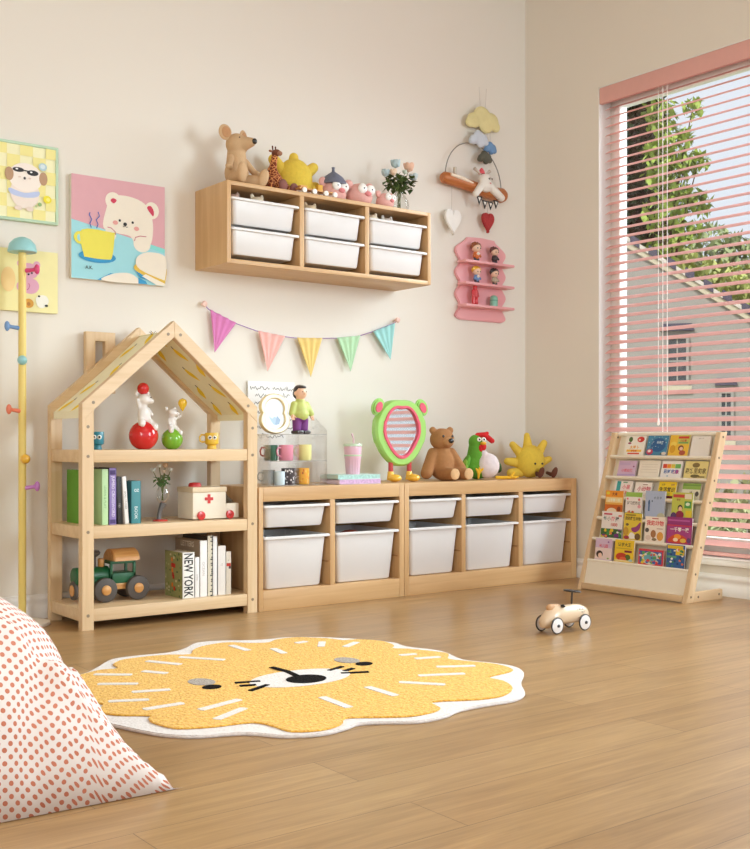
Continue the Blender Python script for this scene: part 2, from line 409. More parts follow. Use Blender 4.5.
b.build('slats', blind)
b = MB(); b.box(-0.02, 0.02, WY0 + 0.03, WY1 - 0.03, WZ0 + 0.014, WZ0 + 0.032, pinkm, 0.003); b.build('bottom_rail', blind)
corm = paint((245, 240, 238), rough=0.7)
for y in (3.845, 3.815, 2.2):
    b = MB(); b.cyl((-0.03, y, WZ1 - 0.06), (-0.03, y, WZ0 + 0.02), 0.0022, corm, n=6); b.build('ladder_cord', blind)
b = MB(); b.cyl((-0.036, 3.87, WZ1 - 0.06), (-0.036, 3.87, 0.93), 0.0016, corm, n=6); b.lathe([(0.002, 0.93), (0.006, 0.915), (0.007, 0.89), (0.003, 0.885)], corm, 10, M=Matrix.Translation((-0.036, 3.87, 0))); b.build('pull_cord', blind)

# ================================================================== WALL PICTURES
def canvas(label, x0, x1, z0, z1, t, items, edge, frame=None):
    o = thing('canvas_picture', label, 'picture', (x0, YB, z0), group='pictures on the back wall')
    W, H = x1 - x0, z1 - z0
    b = MB(); b.box(0, W, -t, -0.0005, 0, H, paint(edge, rough=0.8), 0.002); b.build('canvas', o)
    b = MB(M=FRONT(0, -t, 0)); art(b, items, W, H); b.build('print', o)
    if frame:
        b = MB(M=FRONT(0, -t, 0)); fm = paint(frame, rough=0.5)
        b.ring([(0, 0), (W, 0), (W, H), (0, H)], [(.012, .012), (W - .012, .012), (W - .012, H - .012), (.012, H - .012)], -0.002, 0.008, fm, bev=0.002); b.build('frame', o)
    return o
CR, PK = (238, 229, 212), (219, 165, 173)
canvas('square canvas of a white bear with yellow mug on pink and blue ground', 1.962, 2.430, 1.546, 2.022, 0.03, [
    ('r', 0, 0, 1, 1, PK), ('p', [(0, 0), (1, 0), (1, .375), (0, .565)], (158, 217, 226)), ('p', [(.76, .42), (1, .375), (1, .33), (.8, .37)], (136, 220, 217)),
    ('s', [(.33, .52), (.36, .70), (.42, .83), (.60, .855), (.78, .80), (.86, .66), (.86, .46), (.80, .36), (.68, .36), (.62, .46), (.46, .48)], CR),
    ('e', .435, .79, .085, .085, CR), ('e', .853, .745, .08, .085, CR), ('e', .745, .40, .095, .085, CR), ('e', .405, .46, .06, .07, CR),
    ('s', [(.405, .79), (.43, .815), (.47, .80), (.44, .765)], (205, 49, 82)), ('s', [(.80, .765), (.84, .79), (.875, .74), (.865, .69)], (205, 49, 82)),
    ('e', .503, .605, .013, .013, (20, 18, 18)), ('e', .642, .600, .013, .013, (20, 18, 18)), ('e', .560, .574, .020, .018, (20, 18, 18)),
    ('l', [(.535, .553), (.545, .546), (.56, .556), (.575, .545), (.59, .55)], .006, (60, 40, 40)),
    ('e', .455, .578, .028, .021, (226, 160, 152)), ('e', .683, .543, .028, .021, (226, 160, 152)),
    ('l', [(.37, .525), (.41, .52), (.45, .49), (.46, .455)], .008, (196, 110, 120)), ('l', [(.66, .42), (.67, .455), (.72, .475), (.79, .475)], .008, (196, 110, 120)),
    ('e', .265, .225, .195, .06, (36, 146, 196)),
    ('s', [(.02, .39), (.05, .445), (.12, .45), (.13, .40), (.13, .34), (.06, .335)], (231, 221, 78)), ('e', .085, .392, .03, .035, (158, 217, 226)),
    ('s', [(.10, .47), (.43, .475), (.445, .46), (.42, .24), (.36, .205), (.16, .21), (.12, .24)], (231, 221, 78)),
    ('l', [(.20, .50), (.185, .54), (.205, .58), (.18, .62), (.185, .645)], .010, (48, 98, 178)), ('l', [(.255, .50), (.27, .54), (.25, .58), (.285, .62), (.27, .66)], .010, (48, 98, 178)),
    ('p', [(.26, .0), (.40, .075), (.46, .075), (.34, 0)], (40, 150, 200)), ('s', [(.31, .0), (.42, .07), (.58, .095), (.68, .06), (.70, .0)], CR), ('p', [(.70, 0), (.70, .06), (.78, .03), (.80, 0)], (40, 150, 200)),
    ('p', [(.66, .14), (.72, .06), (1, -.0), (1, .04), (.74, .15)], (40, 150, 200)),
    ('s', [(.67, .19), (.68, .12), (.96, .02), (1, .05), (1, .2), (.8, .24)], (224, 186, 60)), ('s', [(.67, .22), (.72, .14), (.95, .065), (.998, .08), (1, .29), (.84, .325), (.72, .29)], CR), ('p', [(.74, .075), (.90, .0), (1, .0), (1, .02), (.78, .10)], CR),
    ('t', 'A.K.', .175, .112, .032, .12, (40, 50, 55))], (224, 214, 200))
Q = [('r', 0, 0, 1, 1, (244, 240, 196))]
for i in range(6):
    for j in range(6):
        if (i + j) % 2 == 0: Q.append(('r', i / 6, j / 6, (i + 1) / 6, (j + 1) / 6, (240, 230, 150)))
Q2 = [('e', .56, .36, .19, .20, (240, 226, 214)), ('e', .57, .56, .22, .18, (244, 234, 224)), ('e', .80, .57, .055, .085, (183, 146, 112)), ('e', .36, .58, .055, .085, (183, 146, 112)),
    ('s', [(.36, .40), (.55, .36), (.74, .40), (.72, .33), (.55, .30), (.38, .33)], (186, 199, 233)),
    ('e', .475, .645, .075, .03, (34, 32, 34)), ('e', .66, .625, .075, .035, (34, 32, 34)), ('l', [(.54, .645), (.6, .64)], .015, (34, 32, 34)), ('e', .455, .652, .016, .01, WHITE), ('e', .64, .632, .016, .01, WHITE),
    ('e', .555, .545, .016, .018, (70, 62, 60)), ('e', .49, .555, .02, .01, (225, 205, 190)), ('e', .62, .55, .02, .012, (225, 205, 190)),
    ('e', .79, .72, .055, .05, (176, 205, 216)), ('e', .79, .725, .032, .03, (214, 228, 232)), ('e', .85, .31, .055, .05, (238, 224, 40)), ('e', .86, .31, .025, .025, (250, 240, 120)),
    ('e', .75, .235, .025, .025, (140, 176, 110)), ('e', .70, .205, .015, .014, (170, 190, 130)), ('e', .62, .16, .05, .03, (232, 214, 200)), ('e', .47, .16, .05, .03, (232, 214, 200))]
canvas('mint framed picture of a puppy in dark glasses on yellow checks', 1.553, 1.902, 1.777, 2.127, 0.022, Q + [tuple(x) for x in Q2], (200, 220, 196), frame=(188, 216, 188))
canvas('pale yellow canvas with a pink bear behind the yellow coat stand', 1.632, 1.902, 1.377, 1.652, 0.02, [
    ('r', 0, 0, 1, 1, (240, 232, 168)), ('e', .50, .66, .17, .13, (228, 170, 196)), ('e', .37, .77, .06, .06, (228, 170, 196)), ('e', .64, .77, .06, .06, (228, 170, 196)), ('e', .53, .42, .15, .13, (228, 170, 196)), ('e', .36, .40, .06, .08, (228, 170, 196)), ('e', .655, .66, .03, .05, (228, 170, 196)),
    ('e', .50, .605, .018, .016, (30, 28, 30)), ('e', .555, .63, .016, .016, (30, 28, 30)), ('l', [(.50, .46), (.52, .42), (.50, .37), (.47, .35)], .010, (190, 90, 130)),
    ('s', [(.62, .22), (.70, .28), (.80, .27), (.84, .18), (.76, .08), (.66, .09)], (240, 238, 226)), ('e', .675, .262, .02, .016, (30, 28, 30)), ('e', .80, .115, .03, .02, (30, 28, 30)),
    ('e', .50, .135, .085, .075, (222, 160, 44)), ('e', .50, .125, .03, .03, (190, 120, 30)), ('e', .16, .5, .12, .2, (244, 214, 150))], (228, 220, 170))

# ================================================================== STORAGE
def bin_mesh(b, w, d, h, taper, m, wall=0.003, rim=0.016):
    """open plastic tub, front at y=0, local x 0..w, base z=0; the rim spreads past the tapered tub"""
    cx, cy = w / 2, d / 2; bw, bd = w - 2 * rim, d - 2 * rim
    def R(ww, dd, z, r): return [(x, y, z) for x, y in rrect(ww, dd, r, 4, cx, cy)]
    b.loft([R(bw - taper * 2 - 0.012, bd - taper * 2 - 0.012, 0, 0.016), R(bw - taper * 2, bd - taper * 2, 0.007, 0.02), R(bw, bd, h - 0.012, 0.02), R(w, d, h - 0.012, 0.012), R(w, d, h - 0.003, 0.012),
            R(w - 0.006, d - 0.006, h, 0.01), R(bw + 0.004, bd + 0.004, h, 0.02), R(bw - 2 * wall, bd - 2 * wall, h - 0.006, 0.02), R(bw - taper * 2 - 2 * wall, bd - taper * 2 - 2 * wall, 0.01, 0.016)], m)
binm = paint((229, 227, 226), rough=0.35, var=0.008, name='white_bin_plastic')
def storage_bin(label, x0, x1, yf, d, z, h, taper, group):
    o = thing('storage_bin', label, 'storage bin', (x0, yf, z), group=group)
    b = MB(); bin_mesh(b, x1 - x0, d, h, taper, binm); b.build('tub', o)
    return o
def cabinet(name, label, cat, x0, x1, yf, yb, z0, z1, top, base, left, right, dividers, runners, back=0.008, side_lap=False):
    o = thing(name, label, cat, (x0, yf, z0))
    W, D, H = x1 - x0, yb - yf, z1 - z0; e = 0.0025
    b = MB(); b.box(left, W - right, 0, D, H - top, H, oak('x'), e); b.build('top_panel', o)
    b = MB(); b.box(left, W - right, 0, D, 0, base, oak('x'), e); b.build('bottom_panel', o)
    for a, c in ((0, left), (W - right, W)):
        b = MB(); b.box(a, c, 0, D, 0, H, oak('z'), e); b.build('side_panel', o)
    for a, c in dividers:
        b = MB(); b.box(a - x0, c - x0, 0.002, D - 0.01, base, H - top, oak('z'), e); b.build('divider', o)
    b = MB(); b.box(left, W - right, D - back, D - 0.002, base, H - top, oak('x')); b.build('back_panel', o)
    walls = [(left, 1)] + [(a - x0, -1) for a, c in dividers] + [(c - x0, 1) for a, c in dividers] + [(W - right, -1)]
    rm = wood('y', (182, 138, 88), (168, 122, 74), 'runner_wood')
    for zz in runners:
        for x, s in walls:
            b = MB(); b.box(min(x, x + s * 0.006), max(x, x + s * 0.006), 0.012, D - 0.02, zz - z0 - 0.008, zz - z0, rm); b.build('bin_runner', o)
    return o
# wall shelf
WS = dict(x0=2.610, x1=3.868, yf=4.565)
cabinet('wall_cabinet', 'oak wall cabinet with six white bins hung below the ceiling line', 'wall cabinet', 2.610, 3.868, 4.565, YB, 1.642, 2.032, 0.020, 0.021, 0.022, 0.022, [(3.022, 3.048), (3.426, 3.452)], [1.945, 1.803])
names = ['left', 'middle', 'right']
for j, (za, rown) in enumerate(((1.833, 'upper'), (1.690, 'lower'))):
    for k, (a, c) in enumerate(((2.634, 3.020), (3.050, 3.424), (3.454, 3.844))):
        storage_bin('%s row %s white bin in the oak wall cabinet' % (rown, names[k]), a, c, 4.562, 0.292, za, 0.125, 0.010, 'white bins in the wall cabinet')
# low cabinets
cabinet('storage_cabinet', 'two bay low oak cabinet beside the house shelf', 'cabinet', 2.706, 3.577, 4.435, YB - 0.018, 0, 0.582, 0.067, 0.095, 0.024, 0.030, [(3.114, 3.144)], [0.478, 0.332, 0.215])
cabinet('storage_cabinet', 'three bay low oak cabinet in the room corner', 'cabinet', 3.580, 4.876, 4.435, YB - 0.018, 0, 0.582, 0.067, 0.095, 0.030, 0.046, [(3.976, 4.005), (4.404, 4.437)], [0.478, 0.332, 0.215])
bays = [(2.732, 3.112, 'below the clear cup rack'), (3.146, 3.545, 'below the pink tumbler'), (3.612, 3.974, 'below the teddy bear'), (4.007, 4.402, 'below the green rooster'), (4.439, 4.828, 'below the yellow sun plush')]
for a, c, w in bays:
    storage_bin('shallow upper white bin in the low cabinet bay ' + w, a, c, 4.430, 0.40, 0.390, 0.106, 0.012, 'shallow white bins in the low cabinets')
    storage_bin('deep lower white bin in the low cabinet bay ' + w, a, c, 4.430, 0.40, 0.098, 0.250, 0.018, 'deep white bins in the low cabinets')

# ================================================================== HOUSE SHELF
hs = thing('house_bookshelf', 'pale pine house shaped bookshelf with banana print roof', 'bookshelf', (0, 0, 0))
hs.location = (1.841, 4.435, 0); hx = 1.841; hy = 4.435
def HB(): return MB(M=Matrix.Translation((-hx, -hy, 0)))
yf0, yf1, yr0, yr1 = 4.435, 4.474, 4.785, 4.825
xl0, xl1, xr0, xr1 = 1.841, 1.894, 2.645, 2.698
xm = (xl0 + xr1) / 2; zp = 1.332; ze = 0.958; zt = 0.905
for (y0, y1) in ((yf0, yf1), (yr0, yr1)):
    for (x0, x1, s) in ((xl0, xl1, 1), (xr0, xr1, -1)):
        b = HB(); sl = (zp - ze) / (xm - xl0); zi = ze + sl * (x1 - x0)
        zo, zn = (ze, zi) if s == 1 else (zi, ze)
        cut = 0.0722
        poly = [(x0, 0), (x1, 0), (x1, zn - cut), (x0, zo - cut)]
        b.prism(poly, 0, y1 - y0, pine('z'), M=FRONT(0, y1, 0), bev=0.002)
        for zs in (0.063, 0.415, 0.735, 0.86):
            if y0 < 4.6: b.lathe([(0.007, 0), (0.007, 0.001), (0.004, 0.0012), (0.0035, -0.002)], paint((150, 130, 105), rough=0.4), 12, M=FRONT((x0 + x1) / 2, y0 - 0.0002, zs))
        b.build('post', hs)
    for s in (1, -1):
        b = HB(); xe = xl0 if s == 1 else xr1
        xi = xe + s * 0.053
        poly = [(xe, ze - cut), (xe, ze), (xm, zp), (xm, zp - cut)]
        b.prism(poly, 0, y1 - y0, pine('x'), M=FRONT(0, y1, 0), bev=0.002)
        if y0 < 4.6: b.lathe([(0.007, 0), (0.007, 0.001), (0.004, 0.0012), (0.0035, -0.002)], paint((150, 130, 105), rough=0.4), 12, M=FRONT(xm - s * 0.03, y0 - 0.0002, zp - 0.06)); b.lathe([(0.007, 0), (0.007, 0.001), (0.004, 0.0012), (0.0035, -0.002)], paint((150, 130, 105), rough=0.4), 12, M=FRONT(xe + s * 0.05, y0 - 0.0002, ze + 0.005))
        b.build('rafter', hs)
for zt0, zt1 in ((0.709, 0.762), (0.386, 0.438), (0.037, 0.090)):
    b = HB(); b.box(xl0 + 0.004, xr1 - 0.004, yf1 + 0.0005, yr0 - 0.0005, zt0, zt1, pine('x'), 0.002); b.box(xl1 + 0.0005, xr0 - 0.0005, yf0 + 0.002, yf1 + 0.003, zt0, zt1, pine('x'), 0.002); b.box(xl1 + 0.0005, xr0 - 0.0005, yr0 - 0.003, yr1 - 0.004, zt0, zt1, pine('x'), 0.002)
    b.build('shelf_board', hs)
b = HB(); b.ring([(2.025, 1.02), (2.166, 1.02), (2.166, 1.303), (2.025, 1.303)], [(2.068, 1.075), (2.117, 1.075), (2.117, 1.261), (2.068, 1.261)], -0.035, 0, pine('z'), M=FRONT(0, yr1 + 0.0005, 0), bev=0.002); b.build('chimney_board', hs)
# roof cloth, one sheet a side, printed with bananas on both faces
clothm = paint((242, 236, 206), rough=0.9, var=0.04, bump=0.3, name='cream_banana_cloth'); banm = paint((244, 208, 44), rough=0.8, var=0.12); tipm = paint((92, 66, 30), rough=0.8)
for s in (1, -1):
    b = HB(); xe = xl0 + 0.012 if s == 1 else xr1 - 0.012
    off = 0.036; L0 = V((xe, 0, ze + sl * 0.012 - off)); L1 = V((xm, 0, zp - off)); ln = (L1 - L0).length; u = (L1 - L0) / ln; nrm = V((-u.z * s, 0, u.x * s))
    dep = yr0 - yf1 - 0.002
    def T3(p, y, o): q = L0 + u * p + nrm * o; return (q.x, y, q.z)
    ya = yf1 + 0.001; yb = ya + dep; K = 14
    def sag(p): return -0.004 - 0.006 * math.sin(PI * p / ln)
    vs = []; fs = []
    for k in range(K + 1):
        p = ln * k / K
        for y in (ya, yb):
            vs.append(T3(p, y, sag(p))); vs.append(T3(p, y, sag(p) - 0.004))
    for k in range(K):
        q = 4 * k; fs += [(q, q + 4, q + 6, q + 2), (q + 1, q + 3, q + 7, q + 5), (q, q + 1, q + 5, q + 4), (q + 2, q + 6, q + 7, q + 3)]
    fs += [(0, 2, 3, 1), (4 * K, 4 * K + 1, 4 * K + 3, 4 * K + 2)]
    b.add(vs, fs, clothm)
    # hem hanging at the eave
    x0 = L0.x; b.box(min(x0, x0 + s * 0.004), max(x0, x0 + s * 0.004), ya, yb, L0.z - 0.035, L0.z - 0.002, clothm)
    rr = random.Random(5 + s)
    for i, (fp, fy) in enumerate(((.07, .30), (.30, .22), (.30, .75), (.52, .5), (.56, .12), (.75, .28), (.78, .82), (.93, .5), (.08, .8))):
        for o in (0.0012, -0.0052):
            p0, y0 = fp * ln, ya + fy * dep; lb, wb = 0.094, 0.021
            out = [(p0 + lb * (t - .5), y0 + 0.035 * (t - .5) * (1 if i % 2 else -1) + wb * math.sin(PI * t) + 0.006 * math.sin(PI * t)) for t in [j / 8 for j in range(9)]] + [(p0 + lb * (t - .5), y0 + 0.035 * (t - .5) * (1 if i % 2 else -1) - wb * math.sin(PI * t) + 0.006 * math.sin(PI * t)) for t in [1 - j / 8 for j in range(1, 8)]]
            b.add([T3(p, min(max(y, ya + .002), yb - .002), sag(p) + o) for p, y in out], [tuple(range(len(out)))], banm, smooth=False)
            tp = [(p0 + lb * .40, -.004), (p0 + lb * .40, .006), (p0 + lb * .58, .004), (p0 + lb * .58, -.002)]
            b.add([T3(p, y0 + 0.015 * (1 if i % 2 else -1) + q, sag(p) + o * 1.15) for p, q in tp], [(0, 1, 2, 3)], tipm, smooth=False)
    b.build('roof_cloth', hs, normals=False)
BLK = gloss((22, 20, 20))
def eyes(parent, pts, r, white=None):
    for p in pts:
        b = MB()
        if white: b.ell(p, (white, white * .6, white), paint((246, 244, 240), rough=0.3)); b.ell((p[0], p[1] - white * .5, p[2]), (r, r * .6, r), BLK, n=12, k=8)
        else: b.ell(p, (r, r * .7, r), BLK, n=12, k=8)
        b.build('eye', parent)

# ================================================================== ON THE HOUSE SHELF
def eye_mug(label, x, y, z, c, h, r, handle_left, rz):
    o = thing('eye_mug', label, 'mug', (x, y, z), rz, 'mugs with googly eyes on the house shelf')
    m = gloss(c, 0.3); b = MB()
    b.lathe([(r * .70, 0), (r * .72, .004), (r * .62, h * .16), (r * .66, h * .24), (r * .96, h * .32), (r, h * .42), (r, h * .97), (r * .96, h), (r * .9, h * .97), (r * .88, h * .4), (r * .5, h * .3)], m, 28); b.build('cup', o)
    s = -1 if handle_left else 1
    b = MB(); b.tube([(s * r * .9, 0, h * .86), (s * r * 1.5, 0, h * .88), (s * r * 1.75, 0, h * .72), (s * r * 1.7, 0, h * .5), (s * r * 1.4, 0, h * .42), (s * r * .9, 0, h * .46)], h * .055, m, 8); b.build('handle', o)
    eyes(o, [(-.011, -r * .98, h * .70), (.011, -r * .98, h * .70)], .005, .010)
eye_mug('teal footed mug with googly eyes behind the left post', 1.972, 4.585, .7625, (32, 128, 146), .078, .030, True, -25)
eye_mug('yellow footed mug with googly eyes and left handle', 2.540, 4.585, .7625, (232, 188, 52), .076, .032, True, -25)

def ball_rider(label, x, y, ballc, R, k, top):
    o = thing('ball_ornament', label, 'ornament', (x, y, .7625), 0, 'white animal ornaments on coloured balls')
    b = MB(); prof = [(R * math.cos(t) if t > -1.2 else R * .36, R * .93 + R * math.sin(t)) for t in [-1.2 + 2.77 * i / 18 for i in range(19)]]
    b.lathe([(R * .34, 0)] + prof, gloss(ballc, 0.12), 32); b.build('ball', o)
    wm = gloss((234, 230, 226), 0.3); t = R * 1.86; b = MB()
    b.ell((0.0, 0, t + .032 * k), (.026 * k, .024 * k, .040 * k), wm); b.limb((0, 0, t + .06 * k), (0, 0, t + .085 * k), .014 * k, .018 * k, wm)
    b.ell((.004 * k, -.006 * k, t + .095 * k), (.028 * k, .024 * k, .023 * k), wm); b.ell((.022 * k, -.016 * k, t + .088 * k), (.018 * k, .015 * k, .013 * k), wm)
    for s in (-1, 1): b.ell((s * .026 * k - .004, .004, t + .117 * k), (.010 * k, .006 * k, .012 * k), wm)
    b.limb((-.016 * k, -.01, t + .01 * k), (-.026 * k, -.034 * k, t - .006), .014 * k, .013 * k, wm); b.ell((-.026 * k, -.044 * k, t - .004), (.014 * k, .011 * k, .018 * k), wm)
    b.limb((.016 * k, -.01, t + .01 * k), (.030 * k, -.030 * k, t - .016 * k), .014 * k, .013 * k, wm); b.ell((.034 * k, -.040 * k, t - .020 * k), (.013 * k, .011 * k, .018 * k), wm)
    if top == 'red':
        b.limb((-.02 * k, 0, t + .06 * k), (-.034 * k, -.012, t + .092 * k), .008 * k, .007 * k, wm); b.limb((.02 * k, 0, t + .055 * k), (.03 * k, -.018, t + .03 * k), .008 * k, .007 * k, wm)
    else:
        b.limb((.02 * k, 0, t + .06 * k), (.048 * k, -.008, t + .075 * k), .008 * k, .007 * k, wm); b.limb((-.02 * k, 0, t + .055 * k), (-.03 * k, -.018, t + .03 * k), .008 * k, .007 * k, wm)
    b.build('white_animal', o, remesh=.0035 * k)
    b = MB()
    if top == 'red': b.ell((-.002, 0, t + .139 * k), .025 * k, gloss((214, 42, 44), 0.12)); b.build('red_ball', o)
    else:
        b.tube([(.050 * k, -.008, t + .078 * k), (.062 * k, -.006, t + .11 * k)], .0012, wm, 6); b.lathe([(.001, 0), (.006, .006), (.019, .028), (.021, .040), (.016, .053), (.001, .060)], gloss((236, 192, 44), 0.15), 20, M=Matrix.Translation((.062 * k, -.006, t + .104 * k))); b.build('yellow_balloon', o)
    eyes(o, [(.018 * k, -.032 * k, t + .102 * k)], .0028 * k)
ball_rider('white animal sitting on a red ball with red ball on its head', 2.193, 4.585, (206, 32, 36), .066, 1.08, 'red')
ball_rider('white animal sitting on a green ball holding a yellow balloon', 2.335, 4.585, (120, 178, 48), .049, .80, 'yellow')

def spine_book(label, x, w, y, d, z, h, cover, spine, text=None, tc=(240, 240, 235), th=.5, lean=0.0, extra=None, group='books standing in the house shelf', pos=.5, span=.8, bold=0.0, stretch=None):
    o = thing('book', label, 'book', (x, y, z), 0, group)
    o.rotation_euler = (0, math.radians(lean), 0)
    cm, sm = paint(cover, rough=0.5), paint(spine, rough=0.5); b = MB()
    b.box(0, .0022, 0, d, 0, h, cm, .0006); b.box(w - .0022, w, 0, d, 0, h, cm, .0006); b.box(0, w, 0, .003, 0, h, sm, .0006); b.build('cover', o)
    b = MB(); b.box(.0024, w - .0024, .0032, d - .004, .003, h - .003, paint((238, 230, 212), rough=0.9, var=.08, scale=300)); b.build('pages', o)
    if text or extra:
        b = MB()
        if text: b.text(text, 0, 0, w * th, .0005, paint(tc, rough=.5), M=SPINE(w / 2, 0, h * pos), maxw=h * span, bold=bold, stretch=stretch)
        if extra: extra(b, w, d, h)
        b.build('cover_print', o)
    return o
def stripes(*its):
    def f(b, w, d, h): art(b, its, w, h, M=FRONT(0, 0, 0))
    return f
zs = .4385
spine_book('bright green book at the left end of the middle shelf', 1.905, .024, 4.590, .17, zs, .235, (92, 158, 40), (92, 158, 40))
spine_book('pale mint green book beside the left post', 1.953, .030, 4.49, .17, zs, .240, (176, 216, 160), (186, 222, 170), 'LEARN & PLAY', (120, 170, 110), .35)
spine_book('purple book with white lettering on its spine', 1.985, .034, 4.488, .18, zs, .245, (44, 38, 66), (140, 122, 184), 'JUMBO CROSSWORD', (240, 236, 246), .5, extra=stripes(('r', .12, .02, .88, .09, (70, 52, 110)), ('r', .12, .88, .88, .96, (70, 52, 110))), span=.72)
spine_book('black book leaning on the purple book', 2.0255, .022, 4.492, .16, zs, .205, (36, 34, 33), (36, 34, 33), 'YES', (170, 165, 160), .4, lean=-1, pos=.4, span=.3)
spine_book('thin white book leaning beside the black book', 2.058, .020, 4.487, .16, zs + .0003, .206, (234, 230, 226), (238, 235, 232), 'SMALL STORIES', (130, 128, 128), .4, lean=-4)
spine_book('teal book at the right end of the middle shelf row', 2.0890, .046, 4.49, .13, zs, .186, (36, 94, 100), (66, 138, 146), 'BOOK', (230, 238, 238), .32, pos=.25, span=.3, extra=stripes(('t', 'OZ', .55, .78, .07, .5, (225, 236, 236))))
zs = .0905
def ny(b, w, d, h):
    rr = random.Random(3); its = [('r', 0, 0, 1, 1, (150, 152, 96))]
    for i in range(46):
        c = rr.choice([(96, 128, 66), (176, 178, 120), (214, 206, 160), (70, 92, 60), (128, 146, 76)]); x, y = rr.random() * .9, rr.random() * .94; its.append(('r', x, y, x + .05 + rr.random() * .05, y + .03 + rr.random() * .03, c))
    for i in range(9):
        c = rr.choice([(206, 56, 36), (224, 128, 40), (190, 40, 34)]); x, y = .35 + rr.random() * .2, .14 + rr.random() * .65; its.append(('r', x, y, x + .10, y + .09, c))
    art(b, its, d, h, M=LEFT(0, d, 0), dz=.00004)
spine_book('thick book with green city cover and bold black spine letters', 2.330, .061, 4.475, .170, zs, .207, (200, 190, 150), (240, 238, 232), 'NEW YORK', (18, 18, 18), .74, extra=ny, bold=.018, stretch=.196)
spine_book('small thin white book next to the lettered spine', 2.3925, .024, 4.475, .16, zs, .182, (238, 236, 232), (240, 238, 235), 'notes', (160, 158, 155), .3)
def brown(b, w, d, h):
    art(b, [('r', 0, 0, 1, 1, (158, 138, 118)), ('t', 'LETTERS', .5, .92, .10, .9, (226, 216, 200)), ('t', 'PHOTO BOOK', .5, .76, .07, .9, (226, 216, 200))], d, h, M=LEFT(0, d, 0))
spine_book('tall white spined book with brown lettered cover', 2.418, .038, 4.475, .24, zs, .256, (150, 130, 110), (244, 242, 240), 'OCEAN', (196, 192, 188), .34, extra=brown, span=.5)
rr = random.Random(9)
spine_book('tallest thin book with black flecked spine', 2.458, .026, 4.477, .24, zs, .276, (60, 56, 52), (226, 218, 196), None, extra=stripes(*[('r', .45 + .3 * rr.random(), k / 30, .95, (k + .6) / 30, (40, 38, 36)) for k in range(30) if rr.random() > .2]))
spine_book('tall plain white slim book in the bottom row', 2.486, .022, 4.477, .22, zs, .272, (240, 238, 236), (242, 240, 238))
spine_book('fat off-white book second from the right post', 2.513, .042, 4.480, .16, zs, .226, (230, 226, 220), (236, 232, 226), 'Q', (190, 184, 178), .3, pos=.62, span=.1)
spine_book('short ivory book with red mark against the right post', 2.557, .028, 4.482, .14, zs, .197, (222, 212, 194), (232, 224, 208), 'A', (120, 110, 100), .2, pos=.8, span=.05, extra=stripes(('r', .1, .66, .9, .73, (196, 52, 40)), ('r', .5, .6, .9, .66, (70, 60, 55))))

def petals(b, c, r, m, n=9, seed=1):
    rr = random.Random(seed); b.ell(c, (r * .55, r * .55, r * .6), m, n=10, k=8)
    for i in range(n):
        a = 2 * PI * i / n + rr.random(); q = V(c) + V((math.cos(a), math.sin(a), .15 + .3 * rr.random())) * r * .55
        b.ell(q, (r * .5, r * .22, r * .62), m, rot=(.5 * rr.random(), .4, a + PI / 2), n=8, k=6)
def bouquet(label, x, y, z, base, top, blooms, leafc, nleaf, spread, group=None, leaf=.016):
    o = thing('flower_bouquet', label, 'flowers', (x, y, z), 0, group); sm = paint((112, 116, 66), rough=.7); lm = paint(leafc, rough=.7, var=.25, scale=60); rr = random.Random(4)
    b = MB()
    for i, (bx, by, bz, r, c) in enumerate(blooms):
        a = 2 * PI * i / len(blooms); b.tube([(.55 * base * math.cos(a), .55 * base * math.sin(a), .012), (bx * .12, by * .12, top * .55), (bx, by, bz - r * .4)], .0017, sm, 6)
    b.build('stems', o)
    b = MB()
    for i in range(nleaf):
        a = rr.random() * 2 * PI; q = rr.random() ** .6; c = V((math.cos(a) * spread * q, math.sin(a) * spread * q * .8, top * (.66 + .34 * rr.random())))
        s = leaf * (.7 + .6 * rr.random()); R = Matrix.Rotation(rr.random() * 6.3, 4, 'Z') @ Matrix.Rotation(rr.uniform(-1.1, .8), 4, 'X'); T = Matrix.Translation(c) @ R
        b.add([(0, 0, 0), (s * .5, s * .5, s * .08), (0, s * 1.35, 0), (-s * .5, s * .5, s * .08), (0, s * .6, -s * .1)], [(0, 1, 4), (1, 2, 4), (2, 3, 4), (3, 0, 4)], lm, T)
    b.build('leaves', o, normals=False)
    for i, (bx, by, bz, r, c) in enumerate(blooms):
        b = MB(); petals(b, (bx, by, bz), r, paint(c, rough=.7, var=.12, scale=90), 9, i); b.build('blossom', o)
vg = glass_material('clear_vase_glass', (.97, .98, .97), .94)
o = thing('bud_vase', 'small glass bud vase on bent grey stem with red foot', 'vase', (2.262, 4.56, .4382))
b = MB(); b.lathe([(.034, 0), (.034, .005), (.030, .008), (.0, .009)], gloss((196, 58, 50)), 28, caps=(True, False)); b.build('foot', o)
b = MB(); b.tube([(-.006, 0, .008), (-.004, 0, .03), (.004, 0, .058), (.016, 0, .080)], [.012, .010, .011, .016], paint((98, 94, 92), rough=.35), 14); b.build('stem', o)
b = MB(); b.lathe([(.004, .078), (.018, .084), (.030, .104), (.032, .122), (.024, .146), (.011, .168), (.009, .180), (.012, .186)], vg, 28, caps=(True, False), M=Matrix.Translation((.012, 0, 0))); b.build('glass_bowl', o)
bouquet('little pale flowers in the glass bud vase', 2.274, 4.56, .4382 + .081, .006, .125, [(-.048, -.004, .150, .013, (206, 214, 212)), (-.022, -.012, .168, .012, (220, 222, 214)), (.012, -.004, .168, .015, (222, 190, 158)), (.042, .004, .150, .012, (214, 216, 212)), (.0, -.014, .142, .011, (226, 206, 186))], (84, 118, 62), 50, .030, leaf=.017)

